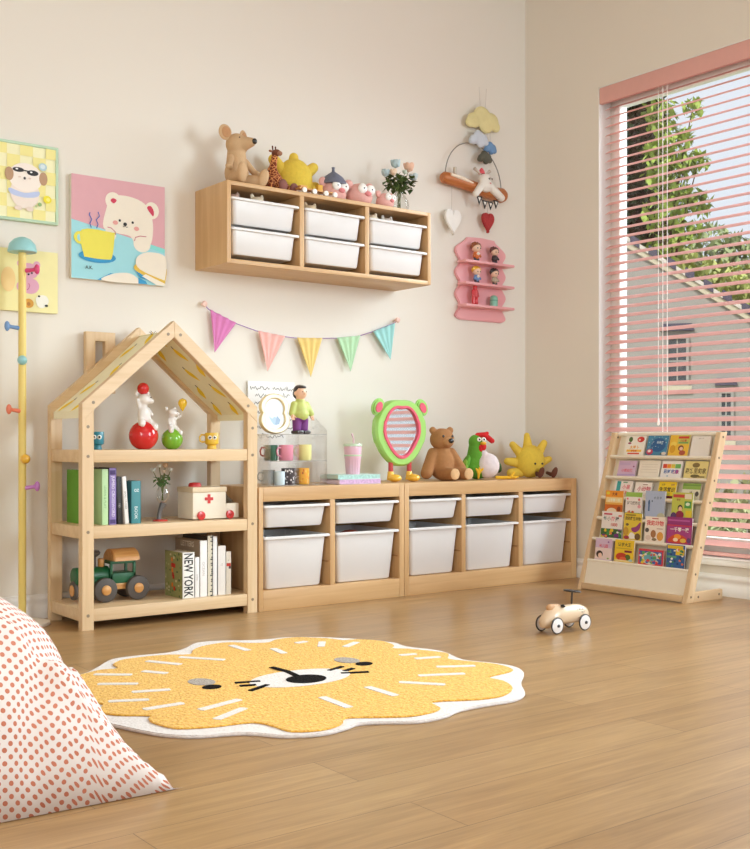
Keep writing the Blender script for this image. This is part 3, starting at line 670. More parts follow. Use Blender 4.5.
o = thing('toy_ambulance', 'cream wooden toy ambulance with red cross and red wheels', 'toy ambulance', (2.396, 4.50, .4385))
cm = paint((238, 230, 212), rough=.5); lid = paint((226, 208, 176), rough=.5); W = .172
b = MB(); b.box(0, W, 0, .15, .004, .126, cm, .004); b.build('body', o)
b = MB(); b.box(-.003, W + .003, -.003, .153, .126, .150, lid, .004); b.build('lid', o)
b = MB(); b.box(W + .0005, W + .070, .004, .146, .004, .072, cm, .004); b.build('cab', o)
b = MB(); b.prism([(0, 0), (.052, 0), (.0, .048)], 0, .13, glass_material('windscreen', (.9, .9, .88), .8), M=FRONT(W + .001, .14, .0725)); b.build('windscreen', o)
rd = gloss((208, 50, 50), .3)
b = MB(); b.lathe([(.030, 0), (.030, .010), (.024, .018), (.0, .021)], rd, 24, caps=(True, False), M=Matrix.Translation((.05, .075, .1502))); b.build('siren', o)
b = MB(M=FRONT(.082, -.0006, .096)); b.prism([(-.007, -.021), (.007, -.021), (.007, -.007), (.021, -.007), (.021, .007), (.007, .007), (.007, .021), (-.007, .021), (-.007, .007), (-.021, .007), (-.021, -.007), (-.007, -.007)], 0, .002, rd); b.build('cross', o)
for x in (.040, .190):
    for y0, y1 in ((-.010, -.0005), (.1505, .16)):
        b = MB(); b.cyl((x, y0, .0205), (x, y1, .0205), .020, rd, n=26, bev=.002); b.lathe([(.007, 0), (.006, .002), (0, .003)], paint((180, 36, 36)), 14, M=FRONT(x, y0, .0205)); b.build('wheel', o)

o = thing('toy_train', 'green wooden toy locomotive with curved roof on the bottom shelf', 'toy train', (1.911, 4.645, .0905))
gr = paint((22, 92, 52), rough=.4, var=.08); tw = toywood('x'); twy = toywood('y'); dk = paint((84, 77, 72), rough=.55)
b = MB(); b.box(-.012, .27, -.045, .045, .050, .078, toywood('x'), .004); b.build('chassis', o)
b = MB(); b.cyl((-.022, 0, .112), (.135, 0, .112), .042, gr, n=30, bev=.004); b.box(-.012, .135, -.040, .040, .078, .105, gr, .004); b.build('boiler', o)
b = MB(); H2 = .205
for p in ((.128, .139), (.238, .249)):
    for q in ((-.05, -.038), (.038, .05)): b.box(p[0], p[1], q[0], q[1], .078, .172, gr, .001)
b.box(.128, .249, -.05, .05, .078, .122, gr, .002); b.box(.128, .249, .0 - .05, .05, .164, .176, gr, .002); b.build('cab', o)
b = MB(); poly = [(.078 * math.cos(t), .055 * math.sin(t)) for t in [PI * i / 16 for i in range(17)]]
b.prism([(y * .80, z_ * .95) for y, z_ in poly], -.062, .062, tw, M=LEFT(.203, 0, .176), bev=.004); b.build('roof', o)
b = MB(); b.lathe([(.015, 0), (.015, .045), (.032, .058), (.034, .066), (.028, .074), (.0, .076)], dk, 24, M=Matrix.Translation((.066, 0, .150))); b.build('funnel', o)
b = MB(); b.cyl((.105, 0, .150), (.105, 0, .188), .014, tw, n=20, bev=.003); b.build('steam_dome', o)
b = MB(); b.cyl((-.028, 0, .054), (-.0125, 0, .054), .042, dk, n=32, bev=.005); bp_ = b.build('front_bumper', o)
b = MB(); b.lathe([(.024, 0), (.024, .003), (0, .005)], tw, 22, M=LEFT(-.028, 0, .054)); b.build('bumper_disc', bp_)
for x, r in ((.098, .054), (.252, .054)):
    for s in (-1, 1):
        b = MB(); b.cyl((x, s * .047, r), (x, s * .075, r), r, dk, n=32, bev=.006); w = b.build('wheel', o)
        b = MB(); b.lathe([(.022, 0), (.022, .004), (.017, .008), (0, .009)], tw, 22, M=(FRONT(x, -.075, r) if s < 0 else FRONT(x, .075, r) @ Matrix.Rotation(PI, 4, 'Y'))); b.build('hub', w)

# ================================================================== ON THE LOW CABINETS (top at 0.582)
ZT = .5825
# handwriting sheet against the wall
o = thing('handwritten_sheet', 'white sheet of black handwriting standing behind the clear rack', 'poster', (2.905, 4.856, ZT)); o.rotation_euler = (math.radians(-1.6), 0, 0)
b = MB(); b.box(0, .285, 0, .004, 0, .525, paint((244, 241, 238), rough=.8, var=.01)); b.build('sheet', o)
b = MB(M=FRONT(0, 0, 0)); rr = random.Random(2); ink = paint((58, 50, 52), rough=.8)
def scribble(x, y, n, h, w=.0034):
    pts = []; 
    for i in range(n * 5): pts.append((x, y + h * (rr.random() - .35) * (1.6 if rr.random() < .12 else 1))); x += h * .22 + rr.random() * h * .16
    rb = ribbon(pts, w); k = len(pts); b.add([(p[0], p[1], .0006) for p in rb], [(j, j + 1, 2 * k - 2 - j, 2 * k - 1 - j) for j in range(k - 1)], ink, smooth=False); return x
for y, xs0, rows in ((.485, .015, (4, 5)), (.448, .045, (3, 4)), (.405, .03, (2,)), (.36, .02, (2, 3)), (.32, .18, (3,)), (.285, .05, (4, 3)), (.24, .03, (6,))):
    x = xs0
    for n in rows: x = scribble(x, y, n, .020) + .012
b.build('handwriting', o)

# clear acrylic display rack: sides, back and three trays
ac = glass_material('clear_acrylic', (.995, .995, .995), .99)
RX0, RX1, RY0, RY1 = 2.807, 3.139, 4.50, 4.625
o = thing('acrylic_rack', 'clear acrylic rack holding mugs on the left low cabinet', 'display rack', (RX0, RY0, ZT)); W, D = RX1 - RX0, RY1 - RY0
for z in (.0, .118, .247):
    b = MB(); b.box(.0045, W - .0045, 0, D - .0045, z, z + .004, ac); b.build('tray', o)
b = MB(); b.box(0, .004, 0, D, 0, .252, ac); b.build('side_panel', o)
b = MB(); b.prism([(0, 0), (D, 0), (D, .33), (D - .03, .33), (0, .27)], 0, .004, ac, M=LEFT(W - .0001, D, 0) @ Matrix.Scale(-1, 4, (1, 0, 0)) @ Matrix.Translation((-D, 0, 0))); b.build('side_panel', o)
b = MB(); b.box(.0045, W - .0045, D - .004, D, 0, .325, ac); b.build('back_panel', o)
b = MB(); b.box(W * .50, W * .50 + .003, .004, D - .005, .0045, .1175, ac); b.box(W * .50, W * .50 + .003, .004, D - .005, .1225, .2465, ac); b.build('divider', o)
b = MB(); edge = paint((176, 170, 164), rough=.2)
for z in (.118, .247): b.box(.002, W - .002, -.001, .0, z, z + .004, edge)
b.build('tray_edge', o)
def mug(label, x, z, r, h, c, handle=None, prints=None, hc=None, mat=None, y=4.555, rz=0):
    o = thing('mug', label, 'mug', (x, y, z), rz, 'mugs on the clear rack'); m = mat or gloss(c, .3); b = MB()
    b.lathe([(r * .9, 0), (r, .004), (r, h - .001), (r - .001, h), (r - .003, h - .002), (r - .003, .006), (0, .005)], m, 28, caps=(True, False)); b.build('cup', o)
    if handle:
        s = handle; b = MB(); b.tube([(s * r * .95, 0, h * .80), (s * (r + .016), 0, h * .84), (s * (r + .026), 0, h * .62), (s * (r + .022), 0, h * .38), (s * r * .95, 0, h * .22)], .004, gloss(hc, .3) if hc else m, 8); b.build('handle', o)
    if prints:
        b = MB(); rr = random.Random(prints[0]); pm = [paint(q, rough=.3) for q in prints[1]]
        for i in range(70):
            a = rr.random() * 2 * PI; zz = .006 + rr.random() * (h - .016); da = .10 + rr.random() * .16; dz = .004 + rr.random() * .007; R = r + .0004 + i * .00001
            b.add([(R * math.cos(a + da * k), R * math.sin(a + da * k), q) for q in (zz, zz + dz) for k in (0, .5, 1)], [(0, 1, 4, 3), (1, 2, 5, 4)], pm[i % len(pm)])
        b.build('print', o)
Z1, Z0 = ZT + .1223, ZT + .0043
mug('dark green mug with red handle in the clear rack', 2.858, Z1, .034, .076, (46, 96, 74), -1, hc=(176, 74, 56), y=4.575)
mug('pink mug in the middle row of the clear rack', 2.932, Z1, .036, .076, (226, 146, 170), -1, y=4.553, rz=12)
mug('pale yellow mug in the middle row of the clear rack', 3.040, Z1, .036, .078, (230, 224, 150), -1)
mug('clear glass cup with handle in the bottom row of the rack', 2.850, Z0, .034, .072, None, -1, mat=glass_material('cup_glass', (.95, .97, .98), .85), y=4.585)
mug('pale blue glass tumbler in the bottom row of the rack', 2.884, Z0, .026, .066, (206, 226, 236), y=4.536)
mug('black and white patterned mug in the bottom row of the rack', 2.945, Z0, .033, .080, (66, 60, 66), prints=(3, [(236, 232, 230), (30, 28, 30), (170, 165, 168), (214, 210, 212)]))
mug('orange and gold patterned mug in the bottom row of the rack', 3.030, Z0, .034, .080, (232, 172, 64), prints=(6, [(206, 104, 28), (246, 206, 110), (160, 84, 36), (240, 150, 50)]))

# lobed photo frame and man figurine on the top tray
o = thing('photo_frame', 'cream lobed photo frame standing on the clear rack', 'photo frame', (2.872, 4.555, ZT + .2514)); o.rotation_euler = (math.radians(-6), 0, math.radians(-8))
def lobes(k):
    out = []
    for i in range(56):
        t = 2 * PI * i / 56; best = 0
        for cy, rx, ry in ((.066, .080 * k, .066 * k), (.134, .077 * k, .064 * k)):
            for s in range(0, 140):
                r = s * .001; x, y = r * math.cos(t), .10 + r * math.sin(t)
                if (x / rx) ** 2 + ((y - cy) / ry) ** 2 <= 1: best = max(best, r)
        out.append((best * math.cos(t), .10 + best * math.sin(t)))
    return out
fr = gloss((230, 212, 166), .3); ou = lobes(1.0); inn = [(x * .62, .10 + (y - .10) * .74) for x, y in ou]
b = MB(M=FRONT(0, 0, 0)); b.ring(ou, inn, -.012, .012, fr, bev=.007); b.build('frame', o)
b = MB(M=FRONT(0, 0, 0)); inn2 = [(x * 1.03, .10 + (y - .10) * 1.03) for x, y in inn]; b.flat(inn2, 0, paint((214, 226, 238), rough=.25)); 
b.flat([(p[0], p[1]) for p in oval(-.005, .148, .03, .03)], .0006, paint((232, 230, 238), rough=.3)); b.flat([(-.034, .09), (-.018, .060), (-.006, .045), (.012, .044), (.02, .06), (.006, .082), (-.004, .085), (-.012, .075)], .0008, paint((160, 186, 212), rough=.3)); b.flat([(.0, .044), (.022, .048), (.030, .07), (.012, .09)], .0011, paint((138, 164, 196), rough=.3)); b.build('photo', o)

o = thing('man_figurine', 'man figurine in lime green top and purple trousers on the clear rack', 'figurine', (3.020, 4.560, ZT + .2514), 4)
sk = gloss((236, 190, 160), .4); gs = paint((190, 200, 112), rough=.5); pp = paint((120, 52, 128), rough=.5); hr = gloss((52, 42, 40), .4)
b = MB(); b.limb((0, 0, .165), (0, -.002, .185), .020, .022, sk); b.ell((0, -.004, .203), (.030, .031, .034), sk); b.ell((.0, -.034, .200), (.006, .008, .006), sk); b.ell((-.030, .002, .200), (.006, .008, .010), sk); b.ell((.030, .002, .200), (.006, .008, .010), sk); b.build('head', o, remesh=.003)
b = MB(); b.ell((0, .007, .214), (.0315, .0300, .030), hr); b.ell((0, .016, .200), (.031, .022, .030), hr); b.ell((0, -.012, .231), (.024, .020, .010), hr); b.build('hair', o)
b = MB(); b.ell((0, 0, .122), (.046, .038, .046), gs); b.limb((0, 0, .158), (0, 0, .10), .026, .044, gs); b.limb((-.038, 0, .145), (-.058, -.008, .100), .018, .015, gs); b.limb((.038, 0, .145), (.058, -.014, .100), .018, .015, gs); b.build('shirt', o, remesh=.0035)
for s in (-1, 1):
    b = MB(); b.ell((s * .060, -.016, .086), (.009, .011, .012), sk)
    for q in range(4): b.limb((s * .060 + (q - 1.5) * .004, -.021, .082), (s * .060 + (q - 1.5) * .0045, -.024, .070), .0026, .0022, sk, 8)
    b.limb((s * .052, -.022, .088), (s * .047, -.027, .080), .003, .0025, sk, 8); b.build('hand', o)
b = MB(); b.ell((0, 0, .078), (.043, .034, .022), pp); b.limb((-.021, 0, .07), (-.022, 0, .022), .024, .021, pp); b.limb((.021, 0, .07), (.022, 0, .022), .024, .021, pp); b.build('trousers', o, remesh=.0035)
for s in (-1, 1):
    b = MB(); b.box(s * .022 - .020, s * .022 + .020, -.034, .024, 0, .019, hr, .008); b.build('shoe', o)
eyes(o, [(-.010, -.033, .208), (.012, -.033, .208)], .0028)

# two flat books and pink tumbler
def flat_book(label, x, y, z, w, d, h, c, spot, rz):
    o = thing('book', label, 'book', (x, y, z), rz, 'books lying on the low cabinet'); b = MB(); cm = paint(c, rough=.5)
    b.box(0, w, 0, d, 0, .002, cm, .0005); b.box(0, w, 0, d, h - .002, h, cm, .0005); b.box(0, .002, 0, d, 0, h, cm, .0005); b.build('cover', o)
    b = MB(); b.box(.003, w - .002, .001, d - .003, .0022, h - .0022, paint(spot, rough=.9, var=.5, scale=90)); b.build('pages', o)
flat_book('lavender book lying under the mint book', 3.215, 4.50, ZT, .262, .17, .024, (222, 206, 226), (200, 168, 206), 0)
flat_book('mint green book lying below the pink tumbler', 3.210, 4.505, ZT + .0245, .268, .16, .023, (196, 222, 214), (166, 206, 200), 0)
o = thing('tumbler', 'pink ribbed tumbler with mint lid and straw on two books', 'tumbler', (3.352, 4.575, ZT + .0478), 0)
pm = gloss((228, 186, 204), .3); mi = gloss((196, 220, 190), .3); b = MB()
rings = []
for z, r, rib in ((0, .034, 1), (.004, .036, 1), (.078, .041, 1), (.082, .043, 0), (.092, .043, 0)):
    rings.append([(r * (1 - (.05 if rib and i % 4 == 0 else 0)) * math.cos(2 * PI * i / 64), r * (1 - (.05 if rib and i % 4 == 0 else 0)) * math.sin(2 * PI * i / 64), z) for i in range(64)])
b.loft(rings, pm); b.lathe([(.043, .100), (.046, .136), (.045, .142)], pm, 32); b.build('cup', o)
b = MB(); b.lathe([(.0435, .0915), (.0455, .094), (.0455, .099), (.0435, .1005)], mi, 32); b.build('band', o)
b = MB(); b.lathe([(.0455, .1425), (.0485, .144), (.0485, .152), (.045, .156), (.0, .157)], mi, 32, caps=(True, False)); b.build('lid', o)
b = MB(); b.tube([(.006, 0, .1565), (.005, 0, .180), (.001, 0, .19), (-.006, 0, .208)], .004, pm, 10); b.build('straw', o)

# frog mirror
o = thing('frog_mirror', 'green frog eared table mirror with red legs and yellow shoes', 'mirror', (3.690, 4.610, ZT), -4)
def blob(cx, cz, rx, rz, e, dent=0.0, chin=0.0, n=64):
    out = []
    for i in range(n):
        t = 2 * PI * i / n; c, s = math.cos(t), math.sin(t)
        x = rx * math.copysign(abs(c) ** (2 / e), c); y = rz * math.copysign(abs(s) ** (2 / e), s)
        if s > .3: y -= dent * math.exp(-(x / (.25 * rx)) ** 2); x *= 1 - .10 * s
        if s < 0: x *= 1 + chin * s; y *= 1
        if s < -.2: x *= 1 - .12 * abs(s)
        out.append((cx + x, cz + y))
    return out
lg = gloss((160, 214, 110), .35); pkm = gloss((226, 90, 116), .35); rdm = gloss((188, 50, 52), .35); yl = gloss((240, 190, 62), .35)
b = MB(M=FRONT(0, 0, 0)); O1 = blob(0, .262, .165, .178, 2.5, .004, .25); I1 = blob(0, .266, .123, .146, 2.4, .006, .32)
b.ring(O1, [(x * .9, .262 + (y - .262) * .9) for x, y in I1], -.022, .022, lg, bev=.012); b.build('green_frame', o)
for s in (-1, 1):
    b = MB(M=FRONT(0, 0, 0) @ Matrix.Translation((s * .142, .398, 0)) @ Matrix.Rotation(s * .5, 4, 'Z')); b.prism(oval(0, 0, .036, .048, 28), -.016, .012, lg, bev=.009); e = b.build('ear', o)
    b = MB(M=FRONT(0, 0, 0) @ Matrix.Translation((s * .142, .396, 0)) @ Matrix.Rotation(s * .5, 4, 'Z')); b.prism(oval(0, 0, .020, .030, 24), .0125, .017, pkm, bev=.002); b.build('inner_ear', e)
b = MB(M=FRONT(0, 0, 0)); I2 = blob(0, .268, .101, .127, 2.4, .010, .38); b.ring(I1, I2, .002, .027, pkm, bev=.008); b.build('pink_rim', o)
b = MB(M=FRONT(0, 0, 0)); b.flat([(x * 1.04, .268 + (y - .268) * 1.04) for x, y in I2], .012, mirror_material()); b.build('mirror_glass', o)
b = MB(M=FRONT(0, 0, 0)); b.prism([(x * .97, .262 + (y - .262) * .97) for x, y in O1], -.024, -.006, lg); b.build('back_plate', o)
for s in (-1, 1):
    b = MB(); b.cyl((s * .060, 0, .050), (s * .060, 0, .105), .013, rdm, n=18); lgo = b.build('leg', o)
    b = MB(); b.ell((s * .060 + .012, -.020, .021), (.034, .044, .021), yl); b.cyl((s * .060, 0, .010), (s * .060, 0, .056), .021, yl, r1=.016, n=18, bev=.003); b.build('shoe', lgo)

# teddy bear
def soft(o, name, shapes, m, rm=.005):
    b = MB()
    for sh in shapes:
        if sh[0] == 'e': b.ell(sh[1], sh[2], m, rot=sh[3] if len(sh) > 3 else None)
        else: b.limb(sh[1], sh[2], sh[3], sh[4], m)
    return b.build(name, o, remesh=rm)
o = thing('teddy_bear', 'brown teddy bear sitting between the frog mirror and the rooster', 'teddy bear', (4.000, 4.63, ZT), -8)
br_ = plush((168, 118, 74))
soft(o, 'body', [('e', (0, 0, .092), (.074, .066, .090)), ('l', (0, 0, .10), (0, 0, .165), .06, .045), ('l', (-.058, 0, .152), (-.110, -.020, .042), .030, .034), ('l', (.058, -.005, .152), (.098, -.050, .060), .030, .030), ('l', (-.018, -.03, .038), (-.006, -.110, .037), .038, .035), ('l', (.060, -.03, .038), (.088, -.100, .037), .038, .034)], br_)
soft(o, 'head', [('e', (0, -.005, .226), (.070, .064, .062)), ('e', (-.056, .002, .276), (.022, .014, .021)), ('e', (.056, .002, .276), (.022, .014, .021))], br_)
soft(o, 'muzzle', [('e', (.004, -.058, .212), (.034, .030, .027))], plush((184, 136, 92)), .004)
b = MB(); b.ell((.006, -.088, .219), (.017, .010, .014), BLK); b.build('nose', o)
eyes(o, [(-.026, -.060, .243), (.032, -.060, .243)], .0075)
for x, y in ((-.005, -.143), (.092, -.132)):
    b = MB(); b.ell((x, y, .038), (.029, .006, .031), plush((216, 176, 130))); b.build('foot_sole', o)
# rooster
o = thing('plush_rooster', 'green plush rooster with white belly and red comb', 'plush toy', (4.290, 4.63, ZT), -20); gp = plush((96, 160, 50))
soft(o, 'body', [('e', (-.015, .01, .078), (.088, .072, .078)), ('e', (-.01, .008, .06), (.10, .075, .058)), ('l', (-.022, .005, .12), (-.030, 0, .205), .058, .036), ('e', (-.030, -.002, .212), (.041, .038, .042))], gp)
soft(o, 'belly', [('e', (.030, -.030, .078), (.072, .060, .072)), ('l', (.026, -.03, .08), (.008, -.026, .142), .055, .026)], plush((226, 214, 216)))
b = MB(); b.ell((-.098, -.02, .085), (.020, .055, .056), gp, rot=(.3, .35, -.2)); b.ell((-.112, -.045, .07), (.012, .04, .03), plush((142, 190, 70)), rot=(.3, .4, -.2)); b.ell((-.106, -.038, .095), (.012, .04, .026), plush((142, 190, 70)), rot=(.3, .4, -.2)); b.build('wing', o)
b = MB(); b.ell((.096, .0, .08), (.018, .045, .05), plush((60, 96, 50)), rot=(.3, -.5, .2)); b.build('wing', o)
soft(o, 'comb', [('l', (-.02, -.008, .250), (.018, -.018, .252), .015, .016), ('l', (.018, -.018, .252), (.062, -.024, .218), .016, .015), ('l', (-.004, -.01, .250), (.034, -.02, .262), .010, .010)], plush((206, 38, 40)), .003)
b = MB(); b.ell((.002, -.042, .186), (.017, .012, .022), plush((206, 38, 40))); b.ell((-.014, -.040, .176), (.012, .010, .020), plush((206, 38, 40))); b.build('wattle', o)
b = MB(); b.ell((-.002, -.050, .204), (.017, .018, .009), plush((238, 180, 50))); b.build('beak', o)
eyes(o, [(-.022, -.036, .226), (.004, -.040, .226)], .0055, .013)
yp = plush((240, 190, 50))
def claw(b, x, y, z, r, up): 
    for a in (-.6, 0, .6): b.limb((x, y, z), (x + r * math.sin(a), y - .012, z + r * math.cos(a) * up), .007, .006, yp, 10)
    b.limb((x, y, z), (x + .002, y + .01, z - .022 * up), .007, .007, yp, 10)
b = MB(); claw(b, -.048, -.092, .034, .034, 1); b.build('foot', o, remesh=.003)
b = MB(); b.limb((.085, -.035, .011), (.165, -.052, .010), .010, .010, yp, 10); b.limb((.165, -.052, .010), (.185, -.055, .040), .008, .007, yp, 10); b.limb((.165, -.052, .010), (.205, -.06, .014), .008, .007, yp, 10); b.limb((.165, -.052, .010), (.178, -.085, .010), .008, .007, yp, 10); b.build('foot', o, remesh=.003)
# sun plush
def sun_plush(name_label, loc, rz, k, spikes, face=True):
    o = thing('sun_plush', name_label, 'plush toy', loc, rz, 'yellow sun plush toys'); ym = plush((226, 196, 72), var=.12, scale=70)
    soft(o, 'body', [('e', (0, 0, .098 * k), (.090 * k, .070 * k, .098 * k))], ym)
    for x0, z0, x1, z1, r0, r1 in spikes:
        b = MB(); b.limb((x0 * k, .01, z0 * k), (x1 * k, .012, z1 * k), r0 * k, r1 * k, plush((230, 198, 76), var=.12)); b.build('ray', o)
    if face:
        eyes(o, [(.000, -.068 * k, .085 * k), (.050, -.060 * k, .085 * k)], .0065)
    return o
o = sun_plush('yellow sun plush with brown boots in the cabinet corner', (4.690, 4.63, ZT), -20, 1.0, [(-.010, .17, -.016, .250, .032, .017), (-.055, .14, -.108, .196, .030, .020), (-.07, .09, -.140, .098, .030, .022), (-.055, .035, -.118, .030, .030, .026), (.06, .15, .095, .205, .028, .020), (.075, .09, .128, .110, .028, .018)])
for x in (.022, .108):
    b = MB(); b.limb((x - .012, -.075, .022), (x, -.085, .024), .012, .012, plush((96, 58, 42))); b.ell((x + .004, -.092, .033), (.017, .015, .034), plush((104, 62, 46)), rot=(.25, .25, 0)); b.build('boot', o)
    b = MB(); b.limb((x * .8, -.05, .03), (x - .006, -.075, .022), .010, .010, plush((96, 58, 42))); b.build('leg', o)

# ================================================================== ON THE WALL CABINET (top at 2.032)
ZW = 2.0325
o = thing('plush_mouse', 'tan plush mouse with big ears sitting at the cabinet end', 'plush toy', (2.735, 4.69, ZW), 18); tn = plush((204, 170, 130), var=.08)
soft(o, 'body', [('e', (0, 0, .07), (.064, .056, .07)), ('l', (0, 0, .08), (-.006, -.004, .165), .055, .046), ('e', (-.006, -.008, .208), (.058, .054, .054)), ('l', (-.004, -.02, .208), (.010, -.082, .212), .046, .024)], tn, .005)
for s in (-1, 1):
    b = MB(); b.ell((s * .066 - .010, .006, .256), (.037, .010, .038), tn, rot=(0, 0, s * .25)); e = b.build('ear', o)
    b = MB(); b.ell((s * .066 - .010, -.001, .256), (.026, .006, .027), plush((190, 142, 100)), rot=(0, 0, s * .25)); b.build('inner_ear', e)
    b = MB(); b.limb((s * .052, -.01, .135), (s * .092, -.035, .085), .018, .015, tn); b.ell((s * .098, -.04, .082), (.020, .018, .018), tn); b.build('arm', o, remesh=.004)
    b = MB(); b.limb((s * .045, -.03, .034), (s * .072, -.085, .034), .034, .028, tn); b.ell((s * .078, -.104, .048), (.030, .020, .048), tn, rot=(.2, s * .25, 0)); b.build('leg', o, remesh=.004)
b = MB(); b.ell((.011, -.106, .214), (.014, .011, .014), BLK); b.build('nose', o)
eyes(o, [(-.032, -.048, .232), (.040, -.044, .232)], .004)
o = thing('plush_giraffe', 'brown patterned plush giraffe beside the tan mouse', 'plush toy', (2.945, 4.69, ZW), 10)
m, nt, pb = node_mat('giraffe_patch_plush'); tc = N(nt, 'ShaderNodeTexCoord'); vo = N(nt, 'ShaderNodeTexVoronoi', Scale=55.0); vo.feature = 'DISTANCE_TO_EDGE'; L(nt, tc, 'Object', vo, 'Vector')
cp = N(nt, 'ShaderNodeMath', operation='LESS_THAN'); cp.inputs[1].default_value = .07; L(nt, vo, 'Distance', cp, 0); mx = mixc(nt, (cp, 0), rgb((118, 52, 26)), rgb((216, 146, 88))); nt.links.new(mx.outputs[2], pb.inputs['Base Color']); pb.inputs['Roughness'].default_value = .95; gir = m
soft(o, 'body', [('e', (0, 0, .055), (.052, .05, .055)), ('l', (0, 0, .07), (-.006, 0, .115), .042, .026), ('l', (-.006, 0, .11), (.004, -.005, .185), .021, .016), ('l', (.03, -.02, .06), (.07, -.05, .018), .02, .017), ('l', (-.03, -.02, .06), (-.052, -.04, .022), .02, .017)], gir)
b = MB(); b.ell((.008, -.012, .203), (.020, .026, .018), plush((120, 70, 50))); b.ell((.010, -.036, .197), (.014, .014, .012), plush((168, 122, 96)))
for s in (-1, 1): b.limb((s * .008 + .006, 0, .215), (s * .010 + .006, .002, .236), .003, .004, plush((96, 58, 42)), 8); b.ell((s * .024 + .006, .0, .210), (.012, .005, .006), plush((150, 92, 62)))
b.build('head', o)
for x, y, rz_ in ((-.012, -.085, 0), (.085, -.062, 0)):
    b = MB(); b.ell((x, y, .029), (.026, .017, .029), plush((140, 92, 84))); b.limb((x * .6, y * .4, .026), (x, y, .026), .016, .016, gir); b.build('leg', o)
sun_plush('large yellow sun plush on the wall cabinet top', (3.118, 4.76, ZW), 0, 1.10, [(.0, .15, .002, .204, .032, .022), (-.06, .12, -.108, .178, .036, .026), (.06, .13, .112, .172, .030, .024), (-.08, .07, -.122, .09, .03, .024), (.08, .07, .122, .085, .03, .022)], face=False)
o = thing('pull_along_toy', 'small wooden pull along toy with white wheels before the sun', 'toy', (3.115, 4.60, ZW), 0)
b = MB(); b.box(-.085, .145, -.018, .018, .020, .028, toywood('x'), .002); b.build('plank', o)
b = MB(); b.box(.030, .058, -.014, .014, .0285, .056, paint((214, 162, 40), rough=.5), .002); b.build('yellow_block', o)
b = MB(); b.box(-.075, -.035, -.014, .014, .0285, .040, toywood('x'), .002); b.build('wood_block', o)
for x in (-.06, .0, .07, .125):
    for s in (-1, 1):
        b = MB(); b.cyl((x, s * .0185, .014), (x, s * .030, .014), .0138, paint((240, 236, 228), rough=.4), n=20, bev=.002); b.build('wheel', o)
def piggy(label, x, y, k, hat=False, rz=0):
    o = thing('pink_piggy', label, 'plush toy', (x, y, ZW), rz, 'pink plush piggies on the wall cabinet'); pk = plush((228, 174, 166), var=.08)
    soft(o, 'body', [('e', (0, 0, .052 * k), (.074 * k, .062 * k, .052 * k)), ('e', (0, 0, .075 * k), (.066 * k, .056 * k, .048 * k))], pk, .004)
    for s in (-1, 1):
        b = MB(); b.ell((s * .066 * k, .0, .108 * k), (.026 * k, .014 * k, .026 * k), pk, rot=(0, s * .4, 0)); b.build('ear', o)
    b = MB(); b.ell((.012 * k, -.062 * k, .062 * k), (.020 * k, .012 * k, .013 * k), plush((224, 140, 142))); b.build('snout', o)
    eyes(o, [(-.016 * k, -.052 * k, .086 * k), (.040 * k, -.046 * k, .086 * k)], .006 * k, .027 * k)
    if hat:
        b = MB(); rr = random.Random(1); b.lathe([(.072 * k, .100 * k), (.070 * k, .112 * k), (.052 * k, .138 * k), (.026 * k, .158 * k), (.008 * k, .170 * k), (.007 * k, .186 * k), (.010 * k, .192 * k), (.0, .196 * k)], plush((112, 116, 134)), 26, caps=(True, False)); b.build('acorn_hat', o)
piggy('pink piggy plush wearing a grey acorn hat', 3.318, 4.70, .98, hat=True)
piggy('large bare headed pink piggy plush beside the hatted one', 3.478, 4.69, 1.02)
piggy('small pink piggy plush next to the flower vase', 3.630, 4.665, .74, rz=8)
o = thing('glass_vase', 'round clear glass vase on the wall cabinet', 'vase', (3.755, 4.70, ZW))
b = MB(); b.lathe([(.030, 0), (.046, .012), (.056, .040), (.052, .070), (.034, .098), (.022, .112), (.024, .124)], vg, 32, caps=(True, False)); b.build('glass', o)
bl, pe = (178, 200, 206), (234, 190, 164)
bouquet('blue and peach roses with leaves in the round glass vase', 3.755, 4.70, ZW, .018, .205, [(-.100, -.01, .205, .028, bl), (-.040, -.02, .262, .033, bl), (-.062, -.03, .212, .025, (232, 208, 184)), (.060, -.01, .258, .036, pe), (.102, 0, .214, .029, (190, 202, 204)), (.015, -.03, .225, .016, (196, 206, 190))], (74, 96, 44), 170, .078, leaf=.027)
# toys peeking out of the bins
def bin_toy(label, x, y, z, c, k):
    o = thing('bin_toy', label, 'small toy', (x, y, z), 0, 'small toys in the storage bins'); m = plush(c)
    b = MB(); b.ell((0, 0, .045 * k), (.032 * k, .028 * k, .045 * k), m); b.ell((.0, -.006, .095 * k), (.028 * k, .026 * k, .024 * k), m)
    for s in (-1, 1): b.ell((s * .022 * k, 0, .118 * k), (.009 * k, .006 * k, .013 * k), m); b.limb((s * .026 * k, -.004, .07 * k), (s * .045 * k, -.02 * k, .085 * k), .009 * k, .008 * k, m)
    b.build('body', o, remesh=.004); eyes(o, [(-.010 * k, -.030 * k, .098 * k), (.010 * k, -.030 * k, .098 * k)], .003)
zi = 1.833 + .0105
bin_toy('cream puppy toy peeking from the upper left wall bin', 2.822, 4.645, zi, (226, 214, 188), 1.25)
bin_toy('pinkish toy at the left end of the upper left wall bin', 2.695, 4.66, zi, (206, 176, 160), 1.24)
bin_toy('cream toy peeking from the upper middle wall bin', 3.135, 4.645, zi, (226, 206, 172), 1.25)
bin_toy('cream toy peeking from the upper right wall bin', 3.525, 4.645, zi, (232, 218, 194), 1.25)
bin_toy('low white toy in the upper right wall bin', 3.640, 4.66, zi, (236, 230, 222), 1.24)
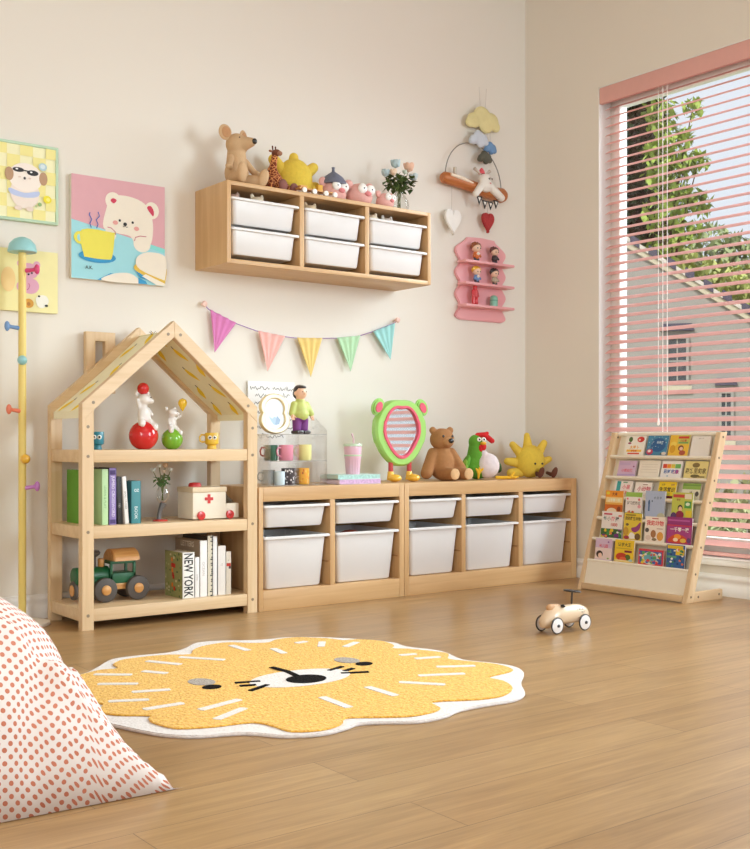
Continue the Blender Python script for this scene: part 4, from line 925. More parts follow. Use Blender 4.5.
o = thing('toy_ball', 'orange red ball in the deep bin under the pink tumbler', 'ball', (3.392, 4.655, .098 + .0105)); b = MB(); b.ell((0, 0, .115), .115, paint((206, 82, 48), rough=.5)); b.build('shell', o); b = MB(); b.lathe([(.010, .2285), (.008, .230), (0, .2305)], paint((150, 60, 40)), 12, caps=(True, False)); b.build('valve', o)
# ================================================================== BUNTING
YW = YB - .0005
o = thing('bunting', 'string of five pastel flags below the wall cabinet', 'bunting', (0, YB - .02, 0))
cordp = [(2.655, 1.470), (2.677, 1.452), (2.83, 1.393), (2.954, 1.362), (3.123, 1.343), (3.191, 1.340), (3.357, 1.348), (3.448, 1.354), (3.609, 1.376), (3.692, 1.402), (3.853, 1.462), (3.862, 1.472)]
b = MB(); b.tube([(x, 0, z) for x, z in cordp], .0022, paint((150, 104, 176), rough=.8), 6); b.build('cord', o)
for (x0, z0), (x1, z1), (xt, zt_), c in (((2.680, 1.452), (2.828, 1.395), (2.706, 1.242), (214, 128, 184)), ((2.956, 1.364), (3.121, 1.345), (3.014, 1.160), (242, 186, 178)), ((3.193, 1.342), (3.355, 1.349), (3.282, 1.140), (236, 206, 128)), ((3.450, 1.356), (3.607, 1.377), (3.543, 1.180), (182, 220, 180)), ((3.694, 1.404), (3.850, 1.461), (3.818, 1.256), (160, 216, 214))):
    b = MB(); m = paint(c, rough=.9, var=.03); K, J = 18, 8; vs = []; fs = []
    for j in range(J + 1):
        f = j / J
        for k in range(K + 1):
            g = k / K; xa, za = x0 + (x1 - x0) * g, z0 + (z1 - z0) * g
            vs.append((xa + (xt - xa) * f, -.004 - .005 * math.sin(g * PI * 7) * (1 - f) - .003, za + (zt_ - za) * f))
    for j in range(J):
        for k in range(K): a = j * (K + 1) + k; fs.append((a, a + 1, a + K + 2, a + K + 1))
    b.add(vs, fs, m)
    f = b.build('flag', o); sd = f.modifiers.new('cloth', 'SOLIDIFY'); sd.thickness = .003
for x, z, lb in ((2.648, 1.477, 'pink knob pin holding the left end of the bunting'), (3.868, 1.479, 'pink knob pin holding the right end of the bunting')):
    o = thing('wall_pin', lb, 'pin', (x, YB, z), 0, 'pins of the bunting'); pm = paint((234, 196, 184), rough=.5)
    b = MB(); b.lathe([(.006, 0.0005), (.006, .018), (.013, .022), (.016, .028), (.012, .034), (0, .036)], pm, 18, M=FRONT(0, 0, 0)); b.build('knob', o)

# ================================================================== WALL MOBILE
o = thing('wall_mobile', 'hanging mobile of clouds, wooden plane, white pilot and hearts', 'mobile', (4.50, YB - .045, 2.33))
def MBm(): return MB(M=FRONT(-4.50, 0, -2.33))
def cloud(cx, cz, w, h, c, name, tex=.0, d=0):
    b = MBm(); m = plush(c, var=.06 + tex)
    for fx, fz, r in ((-.30, -.12, .34), (-.02, .10, .46), (.28, -.02, .40), (.42, -.2, .24), (-.42, -.22, .22), (.1, -.22, .36)): b.ell((cx + fx * w, cz + fz * h, d), (r * w * .62, r * h * .9, .018), m)
    b.build(name, o, remesh=.006)
cloud(4.500, 2.712, .245, .150, (226, 216, 160), 'yellow_cloud'); cloud(4.455, 2.588, .135, .100, (206, 214, 226), 'pale_blue_cloud', d=.012); cloud(4.545, 2.546, .085, .076, (112, 150, 194), 'blue_cloud', d=.016); cloud(4.500, 2.484, .098, .080, (92, 92, 80), 'dark_cloud', .3, d=.016)
strg = paint((206, 198, 190), rough=.8); b = MBm()
for p, q in (((4.47, 2.90), (4.48, 2.77)), ((4.53, 2.90), (4.52, 2.77)), ((4.455, 2.66), (4.455, 2.62)), ((4.535, 2.66), (4.545, 2.57)), ((4.56, 2.66), (4.56, 2.57)), ((4.495, 2.66), (4.50, 2.51)), ((4.255, 2.28), (4.255, 2.13)), ((4.540, 2.25), (4.540, 2.15)), ((4.63, 2.27), (4.63, 2.22))): b.tube([(p[0], p[1], 0), (q[0], q[1], 0)], .0014, strg, 5)
b.build('strings', o)
b = MBm(); hp = [(4.205 + .445 * (1 - math.cos(t)) / 2, 2.335 + .235 * math.sin(t) - .03 * (1 - math.cos(t)) / 2, .0) for t in [PI * i / 24 for i in range(25)]]; b.tube(hp, .0032, paint((132, 126, 118), rough=.4), 8); b.build('hoop', o)
b = MBm(); b.tube([(4.176, 2.322, .006), (4.190, 2.322, .006), (4.26, 2.318, .006), (4.40, 2.300, .006), (4.54, 2.280, .006), (4.645, 2.276, .006), (4.668, 2.276, .006)], [.022, .033, .036, .033, .038, .045, .034], wood('x', (196, 122, 66), (166, 92, 44), 'reddish_plane_wood', scale=2.0), 18); b.build('plane_body', o)
b = MBm(); b.tube([(4.215, 2.336, .040), (4.30, 2.326, .042), (4.39, 2.312, .034)], [.009, .011, .006], paint((238, 222, 200), rough=.4), 10); b.build('wing_stripe', o)
b = MBm(); b.box(4.270, 4.286, 2.345, 2.395, -.008, .012, paint((206, 198, 184), rough=.8), .003); b.build('tail_fin', o)
wf = plush((236, 232, 224), var=.04)
b = MBm(); b.ell((4.478, 2.332, .046), (.046, .046, .032), wf); b.limb((4.455, 2.315, .05), (4.392, 2.245, .055), .024, .020, wf); b.limb((4.505, 2.31, .05), (4.600, 2.248, .055), .026, .022, wf); b.ell((4.478, 2.296, .05), (.044, .030, .028), wf); b.build('white_pilot', o, remesh=.004)
for s in (-1, 1):
    b = MBm(); b.tube([(4.462 + s * .012, 2.366, .046), (4.452 + s * .062, 2.396, .046)], [.004, .011], paint((196, 184, 172), rough=.8), 8); b.build('ear', o)
b = MBm(); b.lathe([(.020, 0), (.018, .010), (.008, .030), (.0, .036)], plush((226, 96, 106)), 16, caps=(True, False), M=Matrix.Translation((4.448, 2.372, .046)) @ Matrix.Rotation(-PI / 2, 4, 'X')); b.build('pink_hat', o)
b = MBm(); ik = paint((40, 38, 40), rough=.7)
for x in (4.480, 4.502): b.tube([(x - .006, 2.345, .078), (x, 2.337, .080), (x + .006, 2.347, .078)], .0020, ik, 5)
b.ell((4.490, 2.316, .079), (.006, .005, .003), plush((226, 160, 150))); b.build('face', o)
b = MBm(); b.tube([(4.392, 2.236, .062), (4.43, 2.215, .064), (4.48, 2.208, .064), (4.53, 2.218, .062), (4.580, 2.240, .062)], .0015, ik, 5); wm_ = paint((232, 228, 220), rough=.8)
for i, (x, z) in enumerate(((4.396, 2.234), (4.440, 2.214), (4.486, 2.212), (4.530, 2.226))):
    b.prism([(x - .002, z), (x + .040, z - .002), (x + .018, z - .050)], .060, .064, ik); b.prism([(x + .008, z - .008), (x + .029, z - .009), (x + .018, z - .032)], .0642, .065, wm_)
b.build('mini_bunting', o)
def heart(cx, cz, w, h): 
    pts = [(math.sin(t) ** 3 * w / 2, (13 * math.cos(t) - 4 * math.cos(2 * t) - 1.2 * math.cos(3 * t) - .4 * math.cos(4 * t)) / 27 * h) for t in [2 * PI * i / 36 for i in range(36)]]
    return [(cx + x, cz + y + h * .06) for x, y in pts]
b = MBm(); b.prism(heart(4.262, 2.078, .125, .150), -.010, .010, plush((238, 235, 230), var=.03), bev=.004); b.build('white_heart', o)
b = MBm(); b.prism(heart(4.540, 2.105, .095, .120), -.010, .012, plush((178, 60, 62), var=.3, scale=120), bev=.004); b.build('red_heart', o)

# ================================================================== PINK WALL SHELF
o = thing('pink_wall_shelf', 'pink wavy edged wall shelf with small figurines', 'wall shelf', (4.512, YB, 1.515)); pkw = paint((232, 168, 172), rough=.35, var=.01); Hh = .475
b = MB(M=FRONT(0, 0, 0)); pts = []; 
def edge(z): return .188 + .017 * math.cos(2 * PI * (z - .149) / .1285) - .05 * max(0, (z / Hh - .88) / .12) ** 2 - .03 * max(0, (.05 - z / Hh) / .05) ** 2
n = 60
pts = [(edge(Hh * i / n), Hh * i / n + .0) for i in range(n + 1)]
pts = pts + [(.11, Hh + .016), (0, Hh + .022), (-.11, Hh + .016)] + [(-x, z) for x, z in reversed(pts)]
b.prism(pts, .0005, .020, pkw, bev=.005); b.build('back_panel', o)
for z in (.085, .213, .342):
    b = MB(); b.prism(rrect(.40, .085, .012, 4, 0, -.0625), z - .014, z, pkw, bev=.003); b.build('shelf', o)
def figurine(label, x, z, h, hairc, bodyc, skin=(232, 196, 170), legs=(60, 50, 60), extra=None):
    o = thing('figurine', label, 'figurine', (x, YB - .062, z), 0, 'figurines on the pink shelf'); k = h / .10
    b = MB(); b.limb((0, 0, .030 * k), (0, 0, .044 * k), .019 * k, .013 * k, gloss(bodyc, .4)); b.limb((-.014 * k, -.002, .044 * k), (-.024 * k, -.008, .028 * k), .006 * k, .006 * k, gloss(bodyc, .4)); b.limb((.014 * k, -.002, .044 * k), (.024 * k, -.008, .028 * k), .006 * k, .006 * k, gloss(bodyc, .4)); b.build('body', o)
    b = MB(); b.limb((-.009 * k, 0, .020 * k), (-.010 * k, -.003, .008 * k), .008 * k, .008 * k, gloss(legs, .4)); b.limb((.009 * k, 0, .020 * k), (.010 * k, -.003, .008 * k), .008 * k, .008 * k, gloss(legs, .4)); b.build('legs', o)
    b = MB(); b.ell((0, 0, .072 * k), (.026 * k, .024 * k, .024 * k), gloss(skin, .4)); b.build('head', o)
    b = MB(); hm = gloss(hairc, .4); b.ell((0, .005 * k, .079 * k), (.0285 * k, .0255 * k, .0225 * k), hm)
    for i in range(6): a = PI * i / 5; b.ell((.026 * k * math.cos(a), .002, .082 * k + .014 * k * math.sin(a)), (.009 * k, .010 * k, .010 * k), hm, n=10, k=8)
    b.build('hair', o); eyes(o, [(-.009 * k, -.0225 * k, .068 * k), (.010 * k, -.0225 * k, .068 * k)], .0035 * k)
    if extra: b = MB(); b.ell((0, -.016 * k, .040 * k), (.010 * k, .008 * k, .008 * k), gloss(extra, .4)); b.build('scarf', o)
    return o
zs3, zs2, zs1 = 1.515 + .3424, 1.515 + .2134, 1.515 + .0854
figurine('brown haired figurine in orange on the top pink shelf', 4.432, zs3, .112, (140, 76, 40), (206, 110, 44), extra=(240, 232, 224))
figurine('dark red haired figurine in black on the top pink shelf', 4.580, zs3, .100, (92, 38, 34), (46, 30, 36))
figurine('blond figurine in blue on the middle pink shelf', 4.434, zs2, .100, (230, 186, 60), (110, 150, 200), extra=(236, 226, 214))
figurine('black haired figurine in grey on the middle pink shelf', 4.580, zs2, .100, (52, 50, 50), (176, 164, 140), legs=(70, 66, 62))
o = thing('red_figurine', 'tall thin red figurine on the lowest pink shelf', 'figurine', (4.422, YB - .062, zs1), 0); rm_ = gloss((202, 48, 56), .25); b = MB()
b.limb((-.012, 0, .012), (-.011, 0, .052), .011, .010, rm_); b.limb((.012, 0, .012), (.011, 0, .052), .011, .010, rm_); b.limb((0, 0, .055), (0, 0, .085), .019, .015, rm_); b.ell((0, 0, .102), (.014, .014, .015), rm_); b.limb((-.018, 0, .084), (-.024, -.004, .052), .007, .006, rm_); b.limb((.018, 0, .084), (.024, -.004, .052), .007, .006, rm_); b.build('figure', o, remesh=.003)
o = thing('teal_capsule', 'small rounded teal capsule on the lowest pink shelf', 'ornament', (4.574, YB - .062, zs1), 0); b = MB(); b.lathe([(.018, 0), (.024, .004), (.024, .048), (.021, .060), (.012, .068), (0, .070)], gloss((128, 190, 168), .3), 22, caps=(True, False)); b.build('shell', o); b = MB(); b.lathe([(.0243, .034), (.0248, .036), (.0248, .039), (.0243, .041)], paint((96, 160, 140), rough=.4), 22); b.build('seam', o)

# ================================================================== COAT STAND
o = thing('coat_stand', 'yellow coat stand with aqua cap and coloured pegs at the left', 'coat stand', (1.700, 4.750, 0)); yst = paint((232, 208, 118), rough=.4, var=.02)
b = MB(); b.lathe([(.118, 0), (.120, .004), (.118, .012), (.10, .017), (.022, .022), (0, .022)], paint((236, 230, 218), rough=.4), 40, caps=(True, False)); b.build('base', o)
b = MB(); b.cyl((0, 0, .020), (0, 0, 1.63), .0165, yst, n=20); b.build('pole', o)
aq = paint((150, 204, 206), rough=.4)
b = MB(); b.lathe([(.016, 1.618), (.060, 1.620), (.062, 1.626), (.055, 1.655), (.036, 1.676), (.016, 1.685), (0, 1.687)], aq, 30, caps=(True, False)); b.build('cap', o)
def peg(ang, z, c, ball, long=.055):
    d = V((math.cos(ang), math.sin(ang), 0)); b = MB(); m = gloss(c, .3)
    if ball: b.ell((d.x * .020, d.y * .020, z), .021, m)
    else: b.tube([d * .012 + V((0, 0, z)), d * .045 + V((0, 0, z + .004)), d * long + V((0, 0, z + .006))], [.010, .008, .010], m, 12); b.ell(d * (long + .008) + V((0, 0, z + .007)), (.012, .012, .022), m, rot=(0, 0, ang))
    b.build('peg', o)
A = math.radians
peg(A(-35), 1.540, (216, 64, 120), False); peg(A(-110), 1.150, (146, 200, 204), True); peg(A(-70), .722, (234, 182, 58), True); peg(A(-30), .596, (196, 128, 204), False); peg(A(170), 1.29, (110, 150, 200), False); peg(A(190), .93, (226, 120, 90), False)

# ================================================================== SLING BOOKCASE
BX, SL = 4.506, .333
o = thing('sling_bookcase', 'leaning wooden sling bookcase with cream canvas under the window', 'bookcase', (BX, 3.385, 0)); cv = paint((240, 232, 214), rough=.85, var=.02, name='cream_canvas'); th = math.atan(SL)
def MBb(): return MB(M=Matrix.Translation((-BX, -3.385, 0)))
for y0, y1 in ((3.385, 3.413), (4.068, 4.096)):
    b = MBb(); T = .846
    poly = [(BX, 0), (BX + .058, 0), (BX + .058 + SL * T, T), (BX + SL * T, T)]
    b.prism(poly, 0, y1 - y0, pine('z'), M=FRONT(0, y1, 0), bev=.003)
    for zz in (.03, .14, .27, .38, .49, .60, .715, .82): b.lathe([(.006, 0), (.006, .001), (.003, .0012), (.003, -.002)], paint((120, 100, 80), rough=.4), 10, M=FRONT(BX + .029 + SL * zz, y0 - .0002, zz))
    b.build('side_rail', o)
    b = MBb(); b.box(BX + .062, BX + .300, y0 + .002, y1 - .002, 0, .050, pine('x'), .003)
    for xx in (BX + .10, BX + .27): b.lathe([(.006, 0), (.006, .001), (.003, .0012), (.003, -.002)], paint((120, 100, 80), rough=.4), 10, M=FRONT(xx, y0 + .0018, .026))
    b.build('foot_rail', o)
Y0i, Y1i = 3.4135, 4.0675
b = MBb(); b.box(BX + .006, BX + .040, Y0i, Y1i, .004, .036, pine('y'), .003); b.build('bottom_bar', o)
RZ = [.715, .602, .493, .382, .271, .155]
for z in RZ:
    b = MBb(); x = BX + SL * z + .006; b.cyl((x, Y0i, z), (x, Y1i, z), .0085, cv, n=16); b.build('pocket_bar', o)
    # canvas pocket: hangs from the bar down behind it
    b = MBb(); zb = z - .012; b.prism([(BX + SL * z + .002, z - .002), (BX + SL * zb + .014, zb), (BX + SL * zb + .046, zb), (BX + SL * zb + .046, zb + .003), (BX + SL * zb + .016, zb + .003), (BX + SL * z + .004, z + .002)], 0, Y1i - Y0i - .002, cv, M=FRONT(0, Y1i - .001, 0)); b.build('pocket', o)
b = MBb(); b.prism([(BX + SL * .04 + .055, .04), (BX + SL * .04 + .058, .04), (BX + SL * .838 + .058, .838), (BX + SL * .838 + .055, .838)], 0, Y1i - Y0i - .002, cv, M=FRONT(0, Y1i - .001, 0)); b.build('canvas_back', o)
b = MBb(); b.prism([(BX + SL * .036 + .012, .034), (BX + SL * .155 + .001, .155), (BX + SL * .155 + .004, .155), (BX + SL * .036 + .015, .034)], 0, Y1i - Y0i - .002, cv, M=FRONT(0, Y1i - .001, 0)); b.build('canvas_front', o)
b = MBb(); x = BX + SL * .838 + .035; b.cyl((x, Y0i, .836), (x, Y1i, .836), .012, cv, n=16); b.build('top_bar', o)

def picture_book(label, yl, yr, zb, h, row, items, edge=(236, 232, 224)):
    W = yl - yr; t = .010; z = zb - .010
    lean = A(16) if row in 'abc' else A(6)
    off = .019 if row in 'abc' else .014
    if row == 'c': off = .020
    M = LEAN(BX + SL * zb + off - (.022 if row in 'abc' else .022) * math.sin(lean) * 0, yl, z, lean)
    o = thing('picture_book', label, 'book', M=M, group='picture books in the sling bookcase')
    hh = h + .010; base = paint(items[0][-1], rough=.4)
    b = MB(); b.box(0, W, 0, hh, -.0012, 0, base); b.box(0, W, 0, hh, -t, -t + .0012, base); b.box(0, .0012, 0, hh, -t, 0, base); b.build('cover', o)
    b = MB(); b.box(.0015, W - .001, .001, hh - .001, -t + .0014, -.0014, paint((240, 234, 222), rough=.9)); b.build('pages', o)
    b = MB(M=Matrix.Translation((0, .010, 0))); art(b, items, W, h, z=.0004, dz=.00012); b.build('cover_art', o)
R_, T_, E_, S_ = 'r', 't', 'e', 's'
full = lambda c: (R_, 0, 0, 1, 1, c)
def crowd(seed, cols, y0, y1, n, rx=.07, ry=.05):
    rr = random.Random(seed); return [(E_, .08 + .84 * rr.random(), y0 + (y1 - y0) * rr.random(), rx * (.6 + .8 * rr.random()), ry * (.6 + .8 * rr.random()), rr.choice(cols)) for _ in range(n)]
K_ = (40, 36, 36)
PB = [
 ('white book with radishes and orange title, top row left', 'a', 3.996, 3.862, .725, .106, [full((244, 238, 226)), (E_, .25, .82, .10, .14, (74, 104, 44)), (E_, .76, .82, .18, .15, (206, 52, 40)), (E_, .70, .80, .06, .05, (240, 214, 190)), (E_, .22, .62, .09, .05, (150, 50, 90)), (T_, '大萝卜', .5, .40, .2, .8, (232, 160, 30)), (R_, .12, .16, .88, .28, (244, 190, 70)), (T_, '好吃的', .5, .21, .12, .7, (206, 60, 36)), (R_, .2, .03, .8, .11, (220, 84, 54))]),
 ('blue night sky book in the top row', 'a', 3.846, 3.711, .725, .108, [full((70, 136, 170)), (E_, .55, .52, .36, .36, (38, 92, 146)), (T_, '星星夜', .62, .66, .13, .6, (206, 226, 236))] + crowd(4, [(200, 220, 230), (110, 170, 200), (40, 70, 120)], .3, .95, 26, .025, .02) + [(E_, .2, .16, .16, .15, (196, 64, 90)), (E_, .18, .20, .08, .07, (244, 232, 226)), (E_, .9, .08, .12, .08, (226, 214, 200)), (E_, .76, .06, .04, .04, (80, 90, 50))]),
 ('yellow book with red lettering and a girl, top row', 'a', 3.700, 3.575, .726, .110, [full((236, 190, 60)), (R_, .4, .55, 1, 1, (200, 196, 90)), (R_, .42, .82, .95, .93, (206, 60, 44)), (T_, '小红帽', .68, .72, .12, .5, (190, 50, 40)), (R_, .45, .58, .95, .65, (110, 160, 90)), (E_, .22, .55, .16, .12, (242, 212, 90)), (E_, .2, .3, .14, .2, (214, 156, 30)), (E_, .62, .35, .14, .14, (120, 60, 40)), (E_, .64, .32, .09, .09, (238, 200, 170)), (E_, .72, .12, .16, .12, (176, 84, 60))]),
 ('plain white book with faint title, top row right', 'a', 3.562, 3.447, .725, .104, [full((236, 230, 222)), (T_, '静 静 的 书', .5, .88, .06, .7, (176, 168, 160))]),
 ('lilac book with pink lettering, second row left', 'b', 4.010, 3.888, .612, .084, [full((208, 176, 204)), (T_, '小朋友们', .5, .36, .22, .86, (216, 80, 96)), (E_, .86, .62, .05, .05, (140, 60, 110)), (R_, .06, .70, .66, .88, (196, 166, 200)), (R_, 0, 0, 1, .12, (186, 160, 204))]),
 ('plain cream book with faint ruled lines, second row', 'b', 3.868, 3.730, .612, .088, [full((236, 226, 210))] + [(R_, .12, y, .88, y + .02, (206, 192, 176)) for y in (.25, .42, .58, .74)]),
 ('white book with rainbow lettering, second row', 'b', 3.719, 3.590, .612, .088, [full((240, 236, 234)), (R_, .06, .54, .26, .80, (216, 72, 50)), (R_, .27, .54, .46, .80, (236, 150, 50)), (R_, .47, .54, .66, .80, (226, 200, 70)), (R_, .67, .54, .94, .80, (110, 176, 90)), (T_, '彩虹故事', .5, .34, .26, .8, (70, 110, 176)), (T_, '儿歌', .74, .32, .24, .3, (190, 70, 140)), (E_, .35, .06, .04, .03, (70, 160, 190))]),
 ('cream yellow landscape book with brown lettering, second row right', 'b', 3.572, 3.431, .612, .088, [full((232, 214, 140)), (E_, .48, .76, .16, .15, (128, 108, 60)), (T_, '森林里的家', .5, .42, .34, .9, (112, 92, 50)), (E_, .5, .1, .2, .1, (112, 100, 60)), (R_, .6, .02, .92, .10, (140, 120, 70))]),
 ('white book with teal strip and pink lettering, third row', 'c', 4.008, 3.886, .503, .085, [full((238, 228, 222)), (R_, .12, .1, .34, .96, (60, 164, 166)), (T_, '小星', .66, .6, .3, .5, (220, 110, 120)), (R_, .46, .86, .7, .93, (90, 150, 110)), (E_, .6, .25, .2, .1, (226, 150, 150))]),
 ('white book with crimson lettering, third row', 'c', 3.867, 3.757, .503, .080, [full((242, 232, 224)), (T_, '小动物', .55, .55, .36, .8, (200, 50, 80)), (R_, .45, .82, .75, .87, (150, 110, 90)), (E_, .45, .1, .2, .1, (210, 190, 150))]),
 ('yellow book with black lettering, third row', 'c', 3.712, 3.600, .503, .088, [full((240, 206, 40)), (T_, '认字', .25, .82, .12, .3, (80, 60, 40)), (T_, '识字', .78, .82, .12, .3, (150, 60, 90)), (T_, '生活常识', .5, .52, .30, .88, K_), (R_, .05, .2, .7, .30, (190, 200, 60)), (R_, .5, .0, .95, .14, (110, 30, 50))]),
 ('green and white book, third row right', 'c', 3.560, 3.450, .503, .084, [full((232, 226, 204)), (R_, 0, .62, 1, 1, (146, 180, 84)), (R_, 0, .84, 1, .92, (110, 150, 70)), (E_, .84, .35, .10, .16, (90, 84, 80)), (T_, '读', .5, .4, .22, .3, (150, 130, 90))]),
 ('orange book with a bear, fourth row left', 'd', 4.030, 3.908, .392, .140, [full((236, 176, 78)), (R_, 0, .76, 1, 1, (236, 150, 40)), (E_, .14, .9, .1, .06, (226, 210, 60)), (T_, '大本', .52, .87, .14, .3, (120, 40, 30)), (R_, .04, .54, .96, .74, (244, 214, 150)), (T_, '上学第一天', .5, .64, .12, .8, (240, 244, 230)), (R_, 0, .2, 1, .46, (206, 104, 30)), (E_, .4, .20, .28, .13, (244, 220, 190)), (E_, .34, .08, .3, .08, (70, 34, 30)), (E_, .8, .3, .1, .1, (140, 60, 20))]),
 ('green edged white book, fourth row', 'd', 3.890, 3.780, .392, .136, [full((238, 228, 222)), (R_, 0, .82, 1, 1, (150, 190, 84)), (T_, '好习惯养成', .5, .58, .15, .8, (150, 140, 136)), (E_, .82, .72, .07, .05, (222, 120, 110)), (E_, .85, .45, .1, .07, (230, 160, 170)), (E_, .12, .74, .06, .04, (230, 120, 140)), (R_, 0, 0, 1, .20, (140, 180, 80))] + crowd(8, [(210, 110, 60), (90, 150, 60), (230, 180, 80)], .02, .24, 14)),
 ('tall pale blue book with a small figure, fourth row', 'd', 3.758, 3.634, .392, .148, [full((174, 186, 212)), (T_, '小 王 子', .64, .76, .09, .5, (62, 70, 90)), (E_, .2, .58, .05, .10, (66, 96, 140)), (R_, .16, .28, .25, .52, (84, 112, 156)), (E_, .36, .64, .03, .03, (60, 74, 100)), (E_, .85, .1, .2, .14, (196, 190, 160)), (R_, 0, 0, 1, .06, (160, 166, 180))]),
 ('lime green book with a boy above the purple book', 'd', 3.588, 3.462, .392, .146, [full((196, 200, 84)), (R_, .05, .82, .6, .93, (196, 70, 60)), (R_, .62, .78, .95, .96, (238, 226, 200)), (T_, '学校', .32, .74, .08, .5, (150, 70, 50)), (R_, .62, .46, .95, .70, (76, 156, 70)), (E_, .78, .6, .1, .06, (226, 236, 210)), (E_, .42, .46, .12, .11, (50, 40, 40)), (E_, .43, .42, .09, .09, (238, 196, 160)), (E_, .42, .22, .2, .14, (150, 40, 70)), (E_, .12, .16, .14, .14, (90, 60, 110)), (R_, .7, .1, 1, .38, (226, 200, 50))]),
 ('white book with coloured lettering over a dark picture, fifth row left', 'e', 4.024, 3.881, .281, .140, [full((238, 230, 226)), (T_, '幼', .16, .74, .17, .2, (50, 110, 110)), (T_, '小', .35, .72, .17, .2, (150, 150, 140)), (T_, '衔', .55, .72, .18, .2, (220, 80, 110)), (T_, '接', .75, .72, .18, .2, (50, 50, 60)), (T_, '1000', .62, .50, .13, .6, (206, 70, 60)), (R_, .1, .87, .5, .93, (200, 60, 80)), (R_, .8, .82, .96, .88, (226, 120, 110)), (R_, 0, 0, 1, .34, (60, 100, 50))] + crowd(12, [(226, 196, 50), (60, 140, 70), (120, 50, 120), (230, 140, 60), (240, 236, 230), (40, 40, 60)], .03, .31, 26)),
 ('yellow book with a purple bird, fifth row', 'e', 3.870, 3.754, .281, .138, [full((226, 196, 60)), (T_, '我的野生动物', .5, .80, .15, .88, (80, 70, 40)), (R_, .08, .90, .66, .96, (150, 130, 40)), (S_, [(.45, .44), (.7, .50), (.95, .68), (.92, .42), (.7, .28), (.5, .32)], (150, 60, 120)), (E_, .2, .56, .09, .05, (110, 90, 60)), (E_, .14, .3, .16, .16, (196, 150, 50)), (S_, [(.3, .05), (.42, .26), (.62, .22), (.7, .05)], (240, 234, 224)), (E_, .82, .12, .16, .13, (110, 80, 40)), (E_, .2, .07, .16, .07, (160, 50, 60))]),
 ('cream book with red lettering and animals, fifth row', 'e', 3.730, 3.601, .281, .128, [full((242, 228, 214)), (T_, '我的动物', .5, .74, .22, .84, (214, 60, 66)), (R_, .34, .90, .66, .94, (190, 90, 90)), (E_, .12, .44, .10, .09, (90, 84, 80)), (E_, .44, .30, .13, .16, (170, 116, 70)), (E_, .78, .22, .16, .18, (226, 160, 70)), (E_, .2, .14, .14, .1, (226, 206, 190)), (E_, .5, .08, .12, .06, (140, 120, 90)), (R_, .6, .5, .9, .54, (200, 170, 160))]),
 ('magenta book with white banner title, fifth row right', 'e', 3.590, 3.437, .281, .134, [full((168, 62, 132)), (R_, 0, .70, 1, 1, (150, 52, 120)), (R_, .04, .84, .9, .90, (190, 90, 160)), (R_, 0, .66, 1, .70, (206, 56, 70)), (T_, '一千零一夜', .52, .53, .17, .9, (246, 240, 238)), (S_, [(.1, .04), (.2, .26), (.45, .36), (.75, .26), (.9, .04)], (206, 70, 44)), (E_, .45, .26, .14, .10, (240, 150, 50)), (E_, .38, .14, .1, .07, (244, 214, 180)), (E_, .68, .12, .12, .08, (230, 190, 80)), (E_, .9, .14, .08, .1, (100, 60, 120))]),
 ('lilac book with a black haired child, bottom row left', 'f', 4.032, 3.918, .165, .112, [full((214, 186, 212)), (R_, 0, 0, 1, .55, (236, 214, 210)), (T_, '幼儿园', .5, .64, .18, .86, (222, 90, 110)), (E_, .78, .84, .05, .04, (150, 90, 160)), (E_, .28, .24, .20, .17, (50, 36, 36)), (E_, .32, .18, .12, .12, (242, 206, 186)), (E_, .8, .06, .06, .04, (140, 170, 90))]),
 ('yellow book with red and green picture, bottom row', 'f', 3.898, 3.770, .165, .114, [full((238, 200, 40)), (T_, '认字大王', .5, .78, .19, .8, (90, 80, 40)), (R_, .08, .58, .9, .62, (200, 170, 40)), (R_, .52, .42, .9, .52, (130, 30, 60)), (E_, .38, .22, .30, .18, (202, 64, 40)), (E_, .70, .2, .14, .14, (80, 110, 40)), (E_, .46, .12, .18, .1, (226, 100, 60)), (R_, 0, 0, 1, .07, (236, 214, 150)), (E_, .86, .08, .1, .06, (170, 200, 200))]),
 ('red framed picture book of a colourful round window, bottom row', 'f', 3.738, 3.580, .165, .078, [full((214, 62, 72)), (R_, .06, .06, .94, .86, (66, 96, 166)), (E_, .5, .40, .36, .42, (226, 220, 200)), (E_, .48, .44, .26, .32, (110, 176, 190))] + crowd(20, [(222, 70, 60), (240, 200, 60), (90, 170, 90), (60, 100, 180), (240, 236, 226)], .08, .80, 34, .055, .07)),
 ('blue and yellow picture book, bottom row right', 'f', 3.560, 3.450, .165, .112, [full((50, 96, 156)), (R_, .04, .82, .9, .97, (226, 190, 40)), (R_, .5, .55, .98, .82, (230, 196, 50)), (T_, '上', .2, .7, .14, .2, (120, 190, 90)), (R_, .0, .40, .55, .50, (90, 160, 130))] + crowd(31, [(240, 236, 226), (60, 140, 90), (226, 190, 40), (40, 60, 110), (230, 120, 60)], .04, .92, 24, .06, .045)),
]
for lb, row, yl, yr, zb, h, items in PB: picture_book(lb, yl, yr, zb, h, row, items)

